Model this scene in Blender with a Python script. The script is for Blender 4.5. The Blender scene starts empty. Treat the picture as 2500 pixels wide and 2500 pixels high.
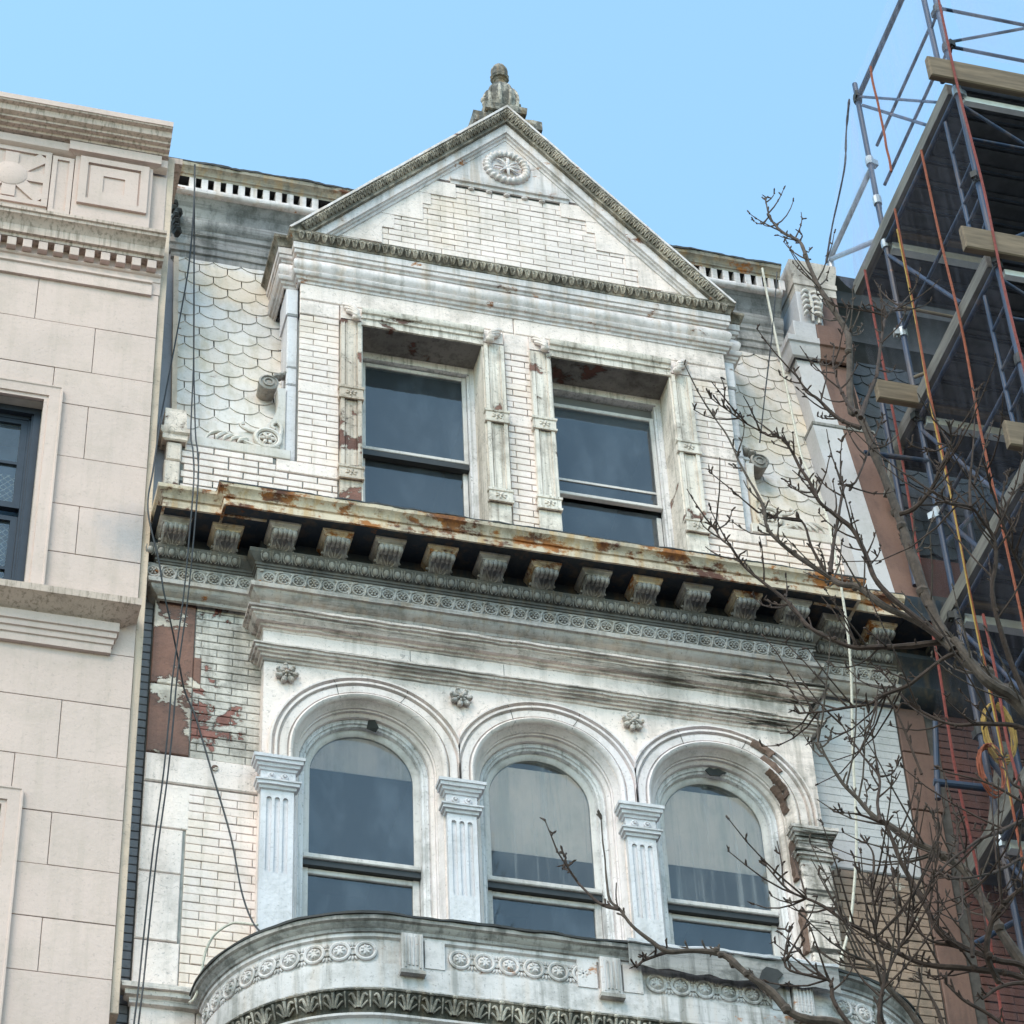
import bpy, bmesh, math, random
from mathutils import Vector, Matrix, noise
from math import sin, cos, pi, radians, sqrt, atan2
rng = random.Random(11)
S = bpy.context.scene
COL = S.collection

# ------------------------------------------------------------------ camera
FPX, AZ, PIT, ROL = 7041.19, 0.293851, 0.760251, -0.0529724
CAM = Vector((-4.381, -14.1025, 1.6))
_f = Vector((sin(AZ)*cos(PIT), cos(AZ)*cos(PIT), sin(PIT)))
_r = Vector((cos(AZ), -sin(AZ), 0)); _u = _r.cross(_f)
R_ = cos(ROL)*_r + sin(ROL)*_u
U_ = -sin(ROL)*_r + cos(ROL)*_u
cd = bpy.data.cameras.new('camera'); cam = bpy.data.objects.new('camera', cd); COL.objects.link(cam)
cd.sensor_width = 36; cd.sensor_fit = 'HORIZONTAL'; cd.lens = FPX/2500*36
cd.clip_start = 0.1; cd.clip_end = 3000
m = Matrix.Identity(4)
for i in range(3):
    m[i][0] = R_[i]; m[i][1] = U_[i]; m[i][2] = -_f[i]; m[i][3] = CAM[i]
cam.matrix_world = m
S.camera = cam

# ------------------------------------------------------------------ world, sun, exposure
SUN_DIR = Vector((-0.45, -0.52, 0.90)).normalized()      # towards the sun
W = bpy.data.worlds.new('World'); S.world = W; W.use_nodes = True
wt = W.node_tree; wt.nodes.clear()
sky = wt.nodes.new('ShaderNodeTexSky'); sky.sky_type = 'NISHITA'; sky.sun_disc = False
sky.sun_elevation = math.asin(SUN_DIR.z); sky.sun_rotation = atan2(SUN_DIR.x, SUN_DIR.y)
sky.air_density = 1.35; sky.dust_density = 0.8; sky.ozone_density = 1.6; sky.altitude = 0
bg = wt.nodes.new('ShaderNodeBackground'); bg.inputs['Strength'].default_value = 0.15
wo = wt.nodes.new('ShaderNodeOutputWorld')
tn = wt.nodes.new('ShaderNodeMix'); tn.data_type = 'RGBA'; tn.blend_type = 'MULTIPLY'; tn.inputs[0].default_value = 1; tn.inputs[7].default_value = (.94, 1.09, .99, 1)
wt.links.new(sky.outputs[0], tn.inputs[6]); wt.links.new(tn.outputs[2], bg.inputs[0]); wt.links.new(bg.outputs[0], wo.inputs[0])
sl = bpy.data.lights.new('sun', 'SUN'); sl.energy = 0.85; sl.angle = radians(24); sl.color = (1.0, 0.84, 0.70)
so = bpy.data.objects.new('sun', sl); COL.objects.link(so)
so.rotation_euler = SUN_DIR.to_track_quat('Z', 'Y').to_euler(); so.location = (-20, -25, 40)
S.view_settings.view_transform = 'Standard'; S.view_settings.look = 'None'
S.view_settings.gamma = 1; S.view_settings.exposure = 1.38

# ------------------------------------------------------------------ pixel of the photograph -> point (a direction plus a known plane)
def pray(u, v): return (u-1250)/FPX*R_ - (v-1250)/FPX*U_ + _f
def atY(u, v, Y):
    d = pray(u, v); return CAM + d*((Y-CAM.y)/d.y)
def atX(u, v, X):
    d = pray(u, v); return CAM + d*((X-CAM.x)/d.x)

# ------------------------------------------------------------------ objects
def tag(o, label=None, cat=None, group=None, kind=None):
    if label: o['label'] = label
    if cat: o['category'] = cat
    if group: o['group'] = group
    if kind: o['kind'] = kind
    return o
def thing(name, loc, label, cat, group=None):
    o = bpy.data.objects.new(name, None); COL.objects.link(o); o.location = loc; o.empty_display_size = .3
    return tag(o, label, cat, group)
WL = {}
def link(name, me, parent=None, loc=None, rot=None, scale=None, label=None, kind=None):
    o = bpy.data.objects.new(name, me); COL.objects.link(o)
    if loc is not None: o.location = loc
    if rot is not None: o.rotation_euler = rot
    if scale is not None: o.scale = scale
    if parent is not None:                                  # parents are never turned or scaled: children keep world coordinates
        o.parent = parent; o.matrix_parent_inverse = Matrix.Translation(-WL.get(parent.name, Vector(parent.location)))
    WL[o.name] = Vector(o.location)
    return tag(o, label, None, None, kind)

class MB:
    def __init__(s): s.v = []; s.f = []
    def _a(s, vs, fs):
        n = len(s.v); s.v += [tuple(p) for p in vs]; s.f += [tuple(i+n for i in q) for q in fs]; return s
    def box(s, x0, x1, y0, y1, z0, z1):
        return s._a([(x0,y0,z0),(x1,y0,z0),(x1,y1,z0),(x0,y1,z0),(x0,y0,z1),(x1,y0,z1),(x1,y1,z1),(x0,y1,z1)],
            [(0,1,5,4),(1,2,6,5),(2,3,7,6),(3,0,4,7),(4,5,6,7),(3,2,1,0)])
    def cbox(s, x0, x1, y0, y1, z0, z1, b=.006):           # front edges chamfered
        return s._a([(x0,y1,z0),(x1,y1,z0),(x1,y1,z1),(x0,y1,z1),(x0,y0+b,z0),(x1,y0+b,z0),(x1,y0+b,z1),(x0,y0+b,z1),
             (x0+b,y0,z0+b),(x1-b,y0,z0+b),(x1-b,y0,z1-b),(x0+b,y0,z1-b)],
            [(0,1,5,4),(1,2,6,5),(2,3,7,6),(3,0,4,7),(4,5,9,8),(5,6,10,9),(6,7,11,10),(7,4,8,11),(8,9,10,11),(3,2,1,0)])
    def ext(s, pts, y0, y1):                                # polygon in XZ, extruded in Y (y0 front)
        n = len(pts)
        return s._a([(x,y0,z) for x,z in pts]+[(x,y1,z) for x,z in pts],
            [tuple(range(n)), tuple(range(2*n-1, n-1, -1))]+[(i,n+i,n+(i+1)%n,(i+1)%n) for i in range(n)])
    def prism(s, quad, d):                                  # any planar quad/ngon pushed along vector d
        n = len(quad); q2 = [Vector(p)+Vector(d) for p in quad]
        return s._a(list(quad)+q2, [tuple(range(n)), tuple(range(2*n-1, n-1, -1))]+[(i,n+i,n+(i+1)%n,(i+1)%n) for i in range(n)])
    def tube(s, pts, rad, n=8, cap=True):
        pts = [Vector(p) for p in pts]; k = len(pts)
        if not hasattr(rad, '__len__'): rad = [rad]*k
        up = Vector((0.31, 0.17, 0.93)); rings = []
        for i, p in enumerate(pts):
            t = (pts[min(i+1,k-1)]-pts[max(i-1,0)])
            if t.length < 1e-9: t = Vector((0,0,1))
            t.normalize(); a = t.cross(up)
            if a.length < .05: a = t.cross(Vector((1,0,0)))
            a.normalize(); b = t.cross(a); up = -a.cross(t) if False else up
            rings.append([p+rad[i]*(cos(2*pi*j/n)*a+sin(2*pi*j/n)*b) for j in range(n)])
        vs = [q for r in rings for q in r]; fs = []
        for i in range(k-1):
            for j in range(n):
                fs.append((i*n+j, i*n+(j+1)%n, (i+1)*n+(j+1)%n, (i+1)*n+j))
        if cap: fs += [tuple(range(n-1,-1,-1)), tuple(range((k-1)*n, k*n))]
        return s._a(vs, fs)
    def lathe(s, prof, n, c=(0,0,0), M=None, lobes=0, amp=0):
        M = M or Matrix.Identity(3); c = Vector(c); vs = []; fs = []
        for r, z in prof:
            for j in range(n):
                a = 2*pi*j/n; rr = r*(1+amp*cos(lobes*a)) if lobes else r
                vs.append(c+M@Vector((rr*cos(a), rr*sin(a), z)))
        k = len(prof)
        for i in range(k-1):
            for j in range(n): fs.append((i*n+j, i*n+(j+1)%n, (i+1)*n+(j+1)%n, (i+1)*n+j))
        fs += [tuple(range(n-1,-1,-1)), tuple(range((k-1)*n, k*n))]
        return s._a(vs, fs)
    def ell(s, c, r, nu=10, nv=6, M=None):
        prof = [(max(sin(pi*i/nv),.02), -cos(pi*i/nv)) for i in range(nv+1)]
        D = Matrix.Diagonal(Vector(r)); M = (M @ D) if M else D
        return s.lathe(prof, nu, c, M)
    def torus(s, c, R, r, nu=20, nv=6, flat=1.0):           # ring in the XZ plane
        vs = []; fs = []
        for i in range(nu):
            a = 2*pi*i/nu
            for j in range(nv):
                b = 2*pi*j/nv; q = R+r*cos(b)
                vs.append((c[0]+q*cos(a), c[1]+r*flat*sin(b), c[2]+q*sin(a)))
        for i in range(nu):
            for j in range(nv):
                fs.append((i*nv+j, ((i+1)%nu)*nv+j, ((i+1)%nu)*nv+(j+1)%nv, i*nv+(j+1)%nv))
        return s._a(vs, fs)
    def sweep(s, path, prof, place, sgn=1, step=.07, jit=.0012, closed=False, cap=True, fn=None):
        """path: 2-D points, prof: (offset, height); place(a,b,h)->xyz; normal = dir turned by -90deg * sgn"""
        P = [Vector(p) for p in path]; Q = []
        k = len(P)
        dirs = [(P[(i+1)%k]-P[i]).normalized() for i in range(k if closed else k-1)]
        nr = [Vector((d.y, -d.x))*sgn for d in dirs]
        st = []
        for i in range(k):
            if closed: n1, n2 = nr[i-1], nr[i]
            else: n1 = nr[max(i-1,0)]; n2 = nr[min(i, k-2)]
            den = 1+n1.dot(n2); mv = (n1+n2)/max(den, .2)
            st.append((P[i], mv))
            if i < k-1 or closed:
                L = (P[(i+1)%k]-P[i]).length; q = int(L/step) if step else 0
                for j in range(1, q): st.append((P[i]+(P[(i+1)%k]-P[i])*(j/q), nr[i]))
        n = len(prof); vs = []
        for p, mv in st:
            for o, h in prof:
                a = p+mv*o; x = Vector(place(a.x, a.y, h))
                if jit:
                    w = noise.noise_vector(x*6.1)*jit*1.6+noise.noise_vector(x*23.0)*jit
                    x = x+Vector((w.x*.4, w.y, w.z))
                if fn: x = fn(x)
                vs.append(x)
        fs = []; K = len(st)
        for i in range(K if closed else K-1):
            for j in range(n-1):
                a, b = i*n+j, ((i+1)%K)*n+j
                fs.append((a, b, b+1, a+1))
        if cap and not closed: fs += [tuple(range(n-1,-1,-1)), tuple((K-1)*n+j for j in range(n))]
        return s._a(vs, fs)
    def mesh(s, name, mat, smooth=35, fix=True):
        me = bpy.data.meshes.new(name); me.from_pydata(s.v, [], s.f)
        if fix:
            bm = bmesh.new(); bm.from_mesh(me); bmesh.ops.recalc_face_normals(bm, faces=bm.faces); bm.to_mesh(me); bm.free()
        if mat: me.materials.append(mat)
        if smooth:
            me.polygons.foreach_set('use_smooth', [True]*len(me.polygons)); me.set_sharp_from_angle(angle=radians(smooth))
        me.update(); return me
    def put(s, name, mat, parent=None, smooth=35, label=None, kind=None, **k):
        return link(name, s.mesh(name, mat, smooth), parent, label=label, kind=kind, **k)
PLAN = lambda a, b, h: (a, b, h)
FRONT = lambda a, b, h: (a, h, b)
def arcs(c, r, a0, a1, n): return [(c[0]+r*cos(a0+(a1-a0)*i/n), c[1]+r*sin(a0+(a1-a0)*i/n)) for i in range(n+1)]
def bez(pts, n=8):                                          # Catmull-Rom through points
    P = [Vector(p) for p in pts]; out = []
    for i in range(len(P)-1):
        p0, p1, p2, p3 = P[max(i-1,0)], P[i], P[i+1], P[min(i+2, len(P)-1)]
        for j in range(n):
            t = j/n
            out.append(.5*((2*p1)+(p2-p0)*t+(2*p0-5*p1+4*p2-p3)*t*t+(3*p1-p0-3*p2+p3)*t**3))
    out.append(P[-1]); return out

# ------------------------------------------------------------------ materials
class NT:
    def __init__(s, name, rough=.7, spec=.3):
        s.m = bpy.data.materials.new(name); s.m.use_nodes = True; s.t = s.m.node_tree; s.t.nodes.clear()
        s.b = s.n('ShaderNodeBsdfPrincipled'); s.o = s.n('ShaderNodeOutputMaterial'); s.l(s.b.outputs[0], s.o.inputs[0])
        s.b.inputs['Roughness'].default_value = rough; s.b.inputs['Specular IOR Level'].default_value = spec
        s.pos = s.n('ShaderNodeNewGeometry').outputs['Position']; s.sep = None
    def n(s, t): return s.t.nodes.new(t)
    def l(s, a, b): s.t.links.new(a, b)
    def set(s, sock, v):
        if isinstance(v, bpy.types.NodeSocket): s.l(v, sock)
        elif isinstance(v, tuple) and len(v) == 3 and sock.type == 'RGBA': sock.default_value = (*v, 1)
        else: sock.default_value = v
    def xyz(s):
        if not s.sep: q = s.n('ShaderNodeSeparateXYZ'); s.l(s.pos, q.inputs[0]); s.sep = q.outputs
        return s.sep
    def vec(s, sc, off=(0,0,0)):
        q = s.n('ShaderNodeMapping'); s.l(s.pos, q.inputs[0]); q.inputs['Scale'].default_value = sc; q.inputs['Location'].default_value = off; return q.outputs[0]
    def noise(s, sc, det=6, ro=.55, vs=(1,1,1), off=(0,0,0), dist=0):
        q = s.n('ShaderNodeTexNoise'); s.l(s.vec(vs, off), q.inputs['Vector']); q.inputs['Scale'].default_value = sc
        q.inputs['Detail'].default_value = det; q.inputs['Roughness'].default_value = ro; q.inputs['Distortion'].default_value = dist; return q.outputs[0]
    def vor(s, sc, feat='DISTANCE_TO_EDGE', vs=(1,1,1)):
        q = s.n('ShaderNodeTexVoronoi'); s.l(s.vec(vs), q.inputs['Vector']); q.feature = feat; q.inputs['Scale'].default_value = sc; return q.outputs['Distance']
    def rng(s, v, a, b, c=0, d=1, smooth=True):
        q = s.n('ShaderNodeMapRange'); q.interpolation_type = 'SMOOTHSTEP' if smooth else 'LINEAR'; s.set(q.inputs[0], v)
        for i, x in zip((1,2,3,4), (a,b,c,d)): s.set(q.inputs[i], x)
        return q.outputs[0]
    def mth(s, op, a, b=None, clamp=False):
        q = s.n('ShaderNodeMath'); q.operation = op; q.use_clamp = clamp; s.set(q.inputs[0], a)
        if b is not None: s.set(q.inputs[1], b)
        return q.outputs[0]
    def mix(s, f, a, b, mode='MIX'):
        q = s.n('ShaderNodeMix'); q.data_type = 'RGBA'; q.blend_type = mode; s.set(q.inputs[0], f); s.set(q.inputs[6], a); s.set(q.inputs[7], b); return q.outputs[2]
    def rand(s): return s.n('ShaderNodeObjectInfo').outputs['Random']
    def bump(s, h, st=.5, d=.01):
        q = s.n('ShaderNodeBump'); q.inputs['Strength'].default_value = st; q.inputs['Distance'].default_value = d; s.set(q.inputs['Height'], h); s.l(q.outputs[0], s.b.inputs['Normal'])
    def done(s, col, rough=None):
        s.set(s.b.inputs['Base Color'], col)
        if rough is not None: s.set(s.b.inputs['Roughness'], rough)
        return s.m

def paint(name, base, base2=None, grime=.35, gcol=(.10,.095,.08), streak=.3, speck=.3, peel=0., pcol=(.16,.085,.06), rust=0.,
          wear=None, crack=.35, bump=.5, rough=.68, moss=0., obj=0., yellow=0., hs=0., sf=13, spot=None):
    """old oil paint: tone drift, rain streaks, specks, flaked patches, rust, all with shapes of their own"""
    k = NT(name, rough); X, Y, Z = k.xyz()
    b2 = base2 or tuple(x*.86 for x in base)
    if min(base) > .1: base, b2 = [tuple(min(.86, x*f) for x, f in zip(c, (1.09, .995, .985))) for c in (base, b2)]   # warms base tones to offset the green sky tint
    pm = None
    big = k.noise(1.1, 2)
    col = k.mix(k.rng(big, .35, .66), base, b2)
    if obj: col = k.mix(k.rng(k.rand(), 0, 1, 0, obj), col, tuple(x*.62 for x in base))
    if yellow: col = k.mix(k.mth('MULTIPLY', k.rng(k.noise(1.6, 3, off=(3,1,7)), .50, .68), yellow), col, (.66,.46,.24))
    w = 0.
    if wear: w = k.rng(k.mth('ADD', X, k.mth('MULTIPLY', big, 1.0)), wear[0]+.5, wear[1]+.5)
    if streak or wear:                                     # rain streaks
        sm = k.rng(k.noise(1.0, 5, .65, (sf, sf, .9)), .47, .68)
        col = k.mix(k.mth('MULTIPLY', sm, k.mth('ADD', streak, k.mth('MULTIPLY', w, .35)), True), col, gcol)
    gn = k.noise(3.4, 7, .68, off=(9,4,2))                 # cloudy grime
    gm = k.mth('MULTIPLY', k.rng(gn, .46, .68), k.mth('ADD', grime, k.mth('MULTIPLY', w, .5)), True)
    col = k.mix(gm, col, gcol)
    if spot:                                               # one soot stain
        dv = k.n('ShaderNodeVectorMath'); dv.operation = 'DISTANCE'; k.l(k.pos, dv.inputs[0]); dv.inputs[1].default_value = spot[0]
        col = k.mix(k.mth('MULTIPLY', k.rng(k.mth('ADD', dv.outputs['Value'], k.mth('MULTIPLY', gn, .5)), .25+spot[1], .25, 0, 1), spot[3]), col, spot[2])
    if hs or wear:                                         # long dirty striations along the mouldings
        hm = k.rng(k.noise(1.0, 6, .7, (1.5, 14, 30), (2,0,5)), .50, .60)
        col = k.mix(k.mth('MULTIPLY', hm, k.mth('ADD', hs, k.mth('MULTIPLY', w, .75 if hs else .25)), True), col, (.045,.04,.033))
    if moss: col = k.mix(k.mth('MULTIPLY', k.rng(k.noise(11, 6, .7, (1,1,.7), (2,8,3)), .42, .56), moss), col, (.022,.022,.016))
    sp = k.rng(k.noise(44, 3, .7), .58, .70); col = k.mix(k.mth('MULTIPLY', sp, speck), col, (.05,.045,.04))
    if peel > 0 or wear:                                   # flaking
        pn = k.mth('ADD', k.noise(2.6, 8, .66, (1,1,1.25), (1,6,2), .3), k.mth('MULTIPLY', w, .10))
        th = .74-.22*peel; pm = k.rng(pn, th, th+.012)
        pc = k.mix(k.rng(gn, .40, .60), pcol, tuple(x*.55 for x in pcol))
        col = k.mix(k.mth('MULTIPLY', k.rng(pn, th-.04, th), .45), col, gcol); col = k.mix(pm, col, pc)
    if rust > 0:
        rn = k.noise(4.5, 8, .7, (1,1,1.6), (7,3,9)); ra = .66-.24*rust
        rc = k.mix(k.rng(gn, .42, .60), (.36,.13,.03), (.09,.032,.018))
        st = k.mth('MULTIPLY', k.rng(k.noise(1.4, 5, .6, (9,9,.8), (4,4,4)), .48, .66), rust*.8)
        col = k.mix(st, col, (.50,.27,.075)); col = k.mix(k.rng(rn, ra, ra+.08), col, rc)
    if crack:                                              # hair cracks
        q = k.n('ShaderNodeTexNoise'); k.l(k.pos, q.inputs['Vector']); q.inputs['Scale'].default_value = 4; q.inputs['Detail'].default_value = 3
        ad = k.n('ShaderNodeVectorMath'); ad.operation = 'MULTIPLY_ADD'; k.l(q.outputs['Color'], ad.inputs[0]); ad.inputs[1].default_value = (.35,.35,.35); k.l(k.pos, ad.inputs[2])
        v = k.n('ShaderNodeTexVoronoi'); v.feature = 'DISTANCE_TO_EDGE'; v.inputs['Scale'].default_value = 2.6; k.l(ad.outputs[0], v.inputs['Vector'])
        cm = k.mth('MULTIPLY', k.rng(v.outputs['Distance'], .0, .010, 1, 0), k.rng(big, .50, .58))
        col = k.mix(k.mth('MULTIPLY', cm, crack), col, (.06,.05,.045))
    h = k.noise(26, 4, .65)
    if pm is not None and peel > .45: h = k.mth('SUBTRACT', h, k.mth('MULTIPLY', pm, 1.2))
    k.bump(h, bump, .008)
    return k.done(col)

def plain(name, c, rough=.6, var=.25, sc=12, metal=0, bump=.2, vs=(1,1,1), spec=.4, obj=0):
    k = NT(name, rough, spec); n = k.noise(sc, 7, .6, vs)
    col = k.mix(k.rng(n, .3, .7), c, tuple(x*(1-var) for x in c))
    if obj: col = k.mix(k.rng(k.rand(), 0, 1, 0, obj), col, tuple(x*.5 for x in c))
    if metal: k.b.inputs['Metallic'].default_value = metal
    k.bump(n, bump, .006); return k.done(col)

M = {}
M['stone'] = paint('white painted stone', (.77,.705,.655), (.68,.63,.595), .34, (.15,.135,.105), .22, .4, peel=.14, wear=(.8,2.4), bump=.8)
M['stonewet'] = paint('white painted stone mouldings', (.70,.65,.60), (.57,.54,.51), .45, (.13,.12,.095), .35, .5, peel=.15, wear=(.4,1.9), bump=.9, hs=.55)
M['pil'] = paint('bluish white pilaster paint', (.60,.625,.655), (.54,.565,.60), .25, (.22,.21,.19), .18, .25, wear=(1.35,1.9), peel=.05, bump=.8, crack=.15)
M['arch'] = paint('grey white archivolt paint', (.68,.66,.665), (.66,.615,.575), .24, (.20,.18,.15), .22, .3, wear=(1.05,2.3), peel=.05, bump=.7, crack=.3)
M['metal'] = paint('grey white sheet metal trim', (.68,.655,.645), (.58,.575,.58), .34, (.16,.15,.125), .42, .3, rust=.27, crack=0, bump=.3, rough=.55, hs=.10)
M['balc'] = paint('stained balcony front', (.58,.58,.58), (.46,.47,.475), .5, (.12,.12,.10), .55, .4, rust=.15, crack=0, bump=.4, rough=.6, wear=(-.2,1.4))
M['metalrust'] = paint('rusted cornice sheet metal', (.60,.53,.40), (.50,.45,.35), .45, (.09,.065,.04), .4, .4, rust=.66, crack=0, bump=.5, rough=.6)
M['orn'] = paint('dirty cast ornament', (.34,.335,.305), (.25,.25,.24), .6, (.045,.045,.04), .4, .5, rust=.1, crack=0, bump=.8)
M['frieze'] = paint('grey frieze metal', (.47,.455,.42), (.36,.36,.35), .55, (.09,.088,.075), .4, .4, rust=.16, crack=0, bump=.6, hs=.3)
M['mossleaf'] = paint('mottled leaf ornament', (.62,.58,.49), (.48,.45,.385), .5, (.08,.07,.05), .4, .7, moss=.5, rust=.06, crack=0, bump=.9)
M['flake'] = paint('flaking corner paint', (.74,.68,.60), (.62,.57,.50), .5, (.12,.09,.07), .3, .5, peel=.62, pcol=(.20,.10,.075), crack=.5, bump=1.0)
M['ornbed'] = paint('shade painted egg bed', (.13,.13,.12), (.09,.09,.085), .5, (.03,.03,.03), .3, .3, rust=.1, crack=0, bump=.6)  # bed darkened: shade in the gaps between eggs painted in
M['friezebed'] = paint('shade painted frieze ground', (.30,.295,.275), (.23,.23,.225), .5, (.07,.07,.06), .4, .4, rust=.12, crack=0, bump=.6, hs=.2)  # ground darkened behind the scrolls, painting the shade in their gaps
M['limejoint'] = plain('limestone mortar', (.50,.43,.375), .9, .2, 10)
M['roofmetal'] = paint('sooty roof cornice metal', (.36,.36,.34), (.20,.21,.215), .75, (.05,.05,.045), .6, .4, crack=0, bump=.5, hs=.35)
M['mossdark'] = paint('shade darkened lichen bed', (.20,.19,.155), (.12,.115,.095), .7, (.03,.028,.02), .5, .6, moss=.9, rust=.08, crack=0, bump=.9)  # lichen mottling plus a dark base painting shade between the acanthus leaves
M['mossbed'] = paint('lichen spotted bed', (.36,.33,.265), (.24,.22,.18), .6, (.06,.055,.04), .5, .6, moss=.6, rust=.1, crack=0, bump=.9)  # lichen spots; base darker than the leaves, painting shade between them
M['mossy'] = paint('lichen covered ornament', (.58,.555,.475), (.42,.405,.355), .7, (.05,.048,.036), .5, .6, moss=.62, rust=.05, crack=0, bump=.9)
M['finial'] = paint('weathered finial', (.36,.35,.30), (.25,.245,.215), .7, (.04,.04,.03), .5, .6, moss=.8, rust=.3, crack=0, bump=.9)
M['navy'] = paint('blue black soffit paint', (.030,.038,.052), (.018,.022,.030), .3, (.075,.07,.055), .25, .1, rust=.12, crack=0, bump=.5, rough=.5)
M['brick'] = paint('white painted brick', (.77,.705,.665), (.69,.645,.615), .22, (.34,.29,.21), .25, .22, crack=0, bump=.6, obj=.2, yellow=.2)
M['brickworn'] = paint('worn painted brick', (.60,.585,.535), (.47,.455,.41), .7, (.14,.125,.105), .45, .6, peel=.80, pcol=(.29,.12,.095), crack=0, bump=.9, obj=.4)
M['brickbare'] = paint('stripped brown brick', (.30,.23,.175), (.22,.17,.135), .5, (.09,.075,.06), .3, .3, peel=.45, pcol=(.47,.43,.37), crack=0, bump=.8, obj=.5)
M['brickgrey'] = paint('grey washed brick', (.50,.53,.545), (.44,.465,.48), .25, (.2,.2,.19), .2, .3, crack=0, bump=.5, obj=.12)
M['brickred'] = paint('red brown brick', (.135,.052,.042), (.085,.038,.034), .4, (.045,.028,.025), .3, .3, crack=0, bump=.8, obj=.6)
M['mortarlight'] = plain('painted mortar', (.34,.335,.32), .9, .3, 20)
M['mortar'] = plain('old mortar', (.20,.195,.185), .9, .4, 20)
M['mortardark'] = plain('dark mortar', (.09,.08,.075), .9, .4, 20)
M['brown'] = paint('bare brownstone with paint scraps', (.23,.115,.085), (.15,.08,.062), .45, (.06,.04,.035), .3, .4, peel=.86, pcol=(.72,.61,.52), crack=.3, bump=1.0)
M['brownpaint'] = paint('brown masonry paint', (.185,.105,.082), (.14,.08,.065), .35, (.07,.045,.04), .35, .3, peel=.1, pcol=(.36,.25,.2), crack=.2, bump=.5)
M['slate'] = paint('white washed slate', (.62,.60,.555), (.52,.54,.545), .34, (.30,.26,.17), .35, .3, crack=0, bump=.4, rough=.55, obj=.25, yellow=.35, rust=.12)
M['slatedark'] = paint('dark slate', (.055,.065,.075), (.04,.047,.055), .3, (.02,.02,.02), .3, .2, crack=0, bump=.5, rough=.5, obj=.5)
M['slateback'] = plain('black roofing felt', (.05,.055,.055), .8)
M['wood'] = paint('blistered white window timber', (.66,.68,.69), (.53,.56,.58), .45, (.12,.12,.11), .5, .5, peel=.3, sf=30, pcol=(.20,.15,.11), crack=.4, bump=.7)
M['woodb'] = paint('bare casing timber', (.70,.68,.62), (.57,.54,.475), .5, (.15,.12,.09), .55, .5, peel=.52, sf=30, pcol=(.20,.10,.075), crack=.5, bump=.8)
M['woodbare'] = paint('stripped casing timber', (.62,.58,.51), (.46,.40,.33), .5, (.15,.12,.09), .55, .5, peel=.85, sf=30, pcol=(.21,.095,.07), crack=.5, bump=.9)
M['sash'] = paint('pale sash paint', (.58,.59,.58), (.48,.49,.48), .4, streak=.2, crack=.2, bump=.4)
M['gapdark'] = plain('painted gap shade', (.028,.029,.03), .5)  # near-black standing in for shade in slots and under rails
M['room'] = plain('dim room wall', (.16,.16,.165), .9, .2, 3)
M['blind'] = paint('cream roller blind', (.80,.69,.60), (.72,.63,.55), .3, (.45,.41,.34), .45, .1, crack=0, bump=.15)
M['lime'] = paint('pink grey limestone', (.585,.485,.435), (.53,.445,.40), .20, (.34,.285,.225), .18, .15, crack=0, bump=.45, rough=.8, obj=.12, spot=((-2.74,-.15,14.72), .38, (.26,.28,.31), .6))
M['limedirty'] = paint('sooty limestone mouldings', (.56,.47,.405), (.49,.415,.355), .3, (.12,.09,.06), .6, .25, crack=0, bump=.4, rough=.8, sf=42)
M['tan'] = paint('tan stucco strip', (.60,.49,.37), (.54,.45,.36), .25, streak=.2, crack=.2, bump=.4)
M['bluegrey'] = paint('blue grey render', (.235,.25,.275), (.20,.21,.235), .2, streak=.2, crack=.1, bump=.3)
M['greyrender'] = paint('pale grey render', (.47,.485,.50), (.41,.425,.445), .25, (.30,.29,.27), .2, .2, crack=.25, bump=.5)
M['black'] = plain('blue black sash', (.022,.028,.04), .35)
M['lead'] = plain('black flashing', (.035,.034,.033), .7, .4, 10, bump=.5)
M['pipe'] = paint('chipped blue scaffold paint', (.022,.042,.088), (.014,.026,.055), .4, (.05,.05,.055), .2, .4, rust=.12, crack=0, bump=.2, rough=.45)
M['netedge'] = plain('bunched netting', (.16,.155,.19), .9, .5, 25)
M['capstone'] = paint('pale cap stone', (.50,.475,.43), (.40,.37,.33), .5, (.12,.10,.085), .4, .5, peel=.5, pcol=(.20,.11,.085), crack=.3, bump=.8)
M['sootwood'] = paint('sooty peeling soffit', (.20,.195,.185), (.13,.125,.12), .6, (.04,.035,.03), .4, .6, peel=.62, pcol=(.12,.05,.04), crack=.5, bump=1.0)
M['pipegrey'] = plain('galvanised tube', (.42,.43,.44), .4, .3, 14, metal=.6)
M['alu'] = plain('aluminium ledger', (.80,.81,.80), .4, .12, 14, metal=.1)
M['deck'] = plain('dark corrugated decking', (.085,.088,.095), .55, .4, 9)
M['plank'] = plain('weathered scaffold plank', (.20,.145,.098), .85, .45, 3, vs=(1,9,9), bump=.5)
M['plankgrey'] = plain('grey scaffold timber', (.18,.165,.145), .85, .45, 3, vs=(9,1,9), bump=.5)
M['orange'] = plain('orange rope', (.27,.075,.04), .85, .4, 40)
M['redrope'] = plain('red rope', (.22,.05,.042), .85, .4, 40)
M['yellow'] = plain('yellow cable', (.36,.22,.05), .75, .3, 30)
M['cable'] = plain('black cable', (.03,.032,.037), .6, .3, 30)
M['ropew'] = plain('pale rope', (.62,.57,.49), .8, .3, 50)
M['bark'] = plain('dark bark', (.060,.036,.027), .9, .5, 30, bump=.8)
M['barkl'] = plain('grey brown bark', (.092,.066,.052), .9, .5, 25, bump=.8)
M['asphalt'] = plain('asphalt', (.05,.05,.052), .9, .3, 8)
M['pave'] = plain('concrete pavement', (.24,.23,.22), .9, .2, 3)

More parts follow.
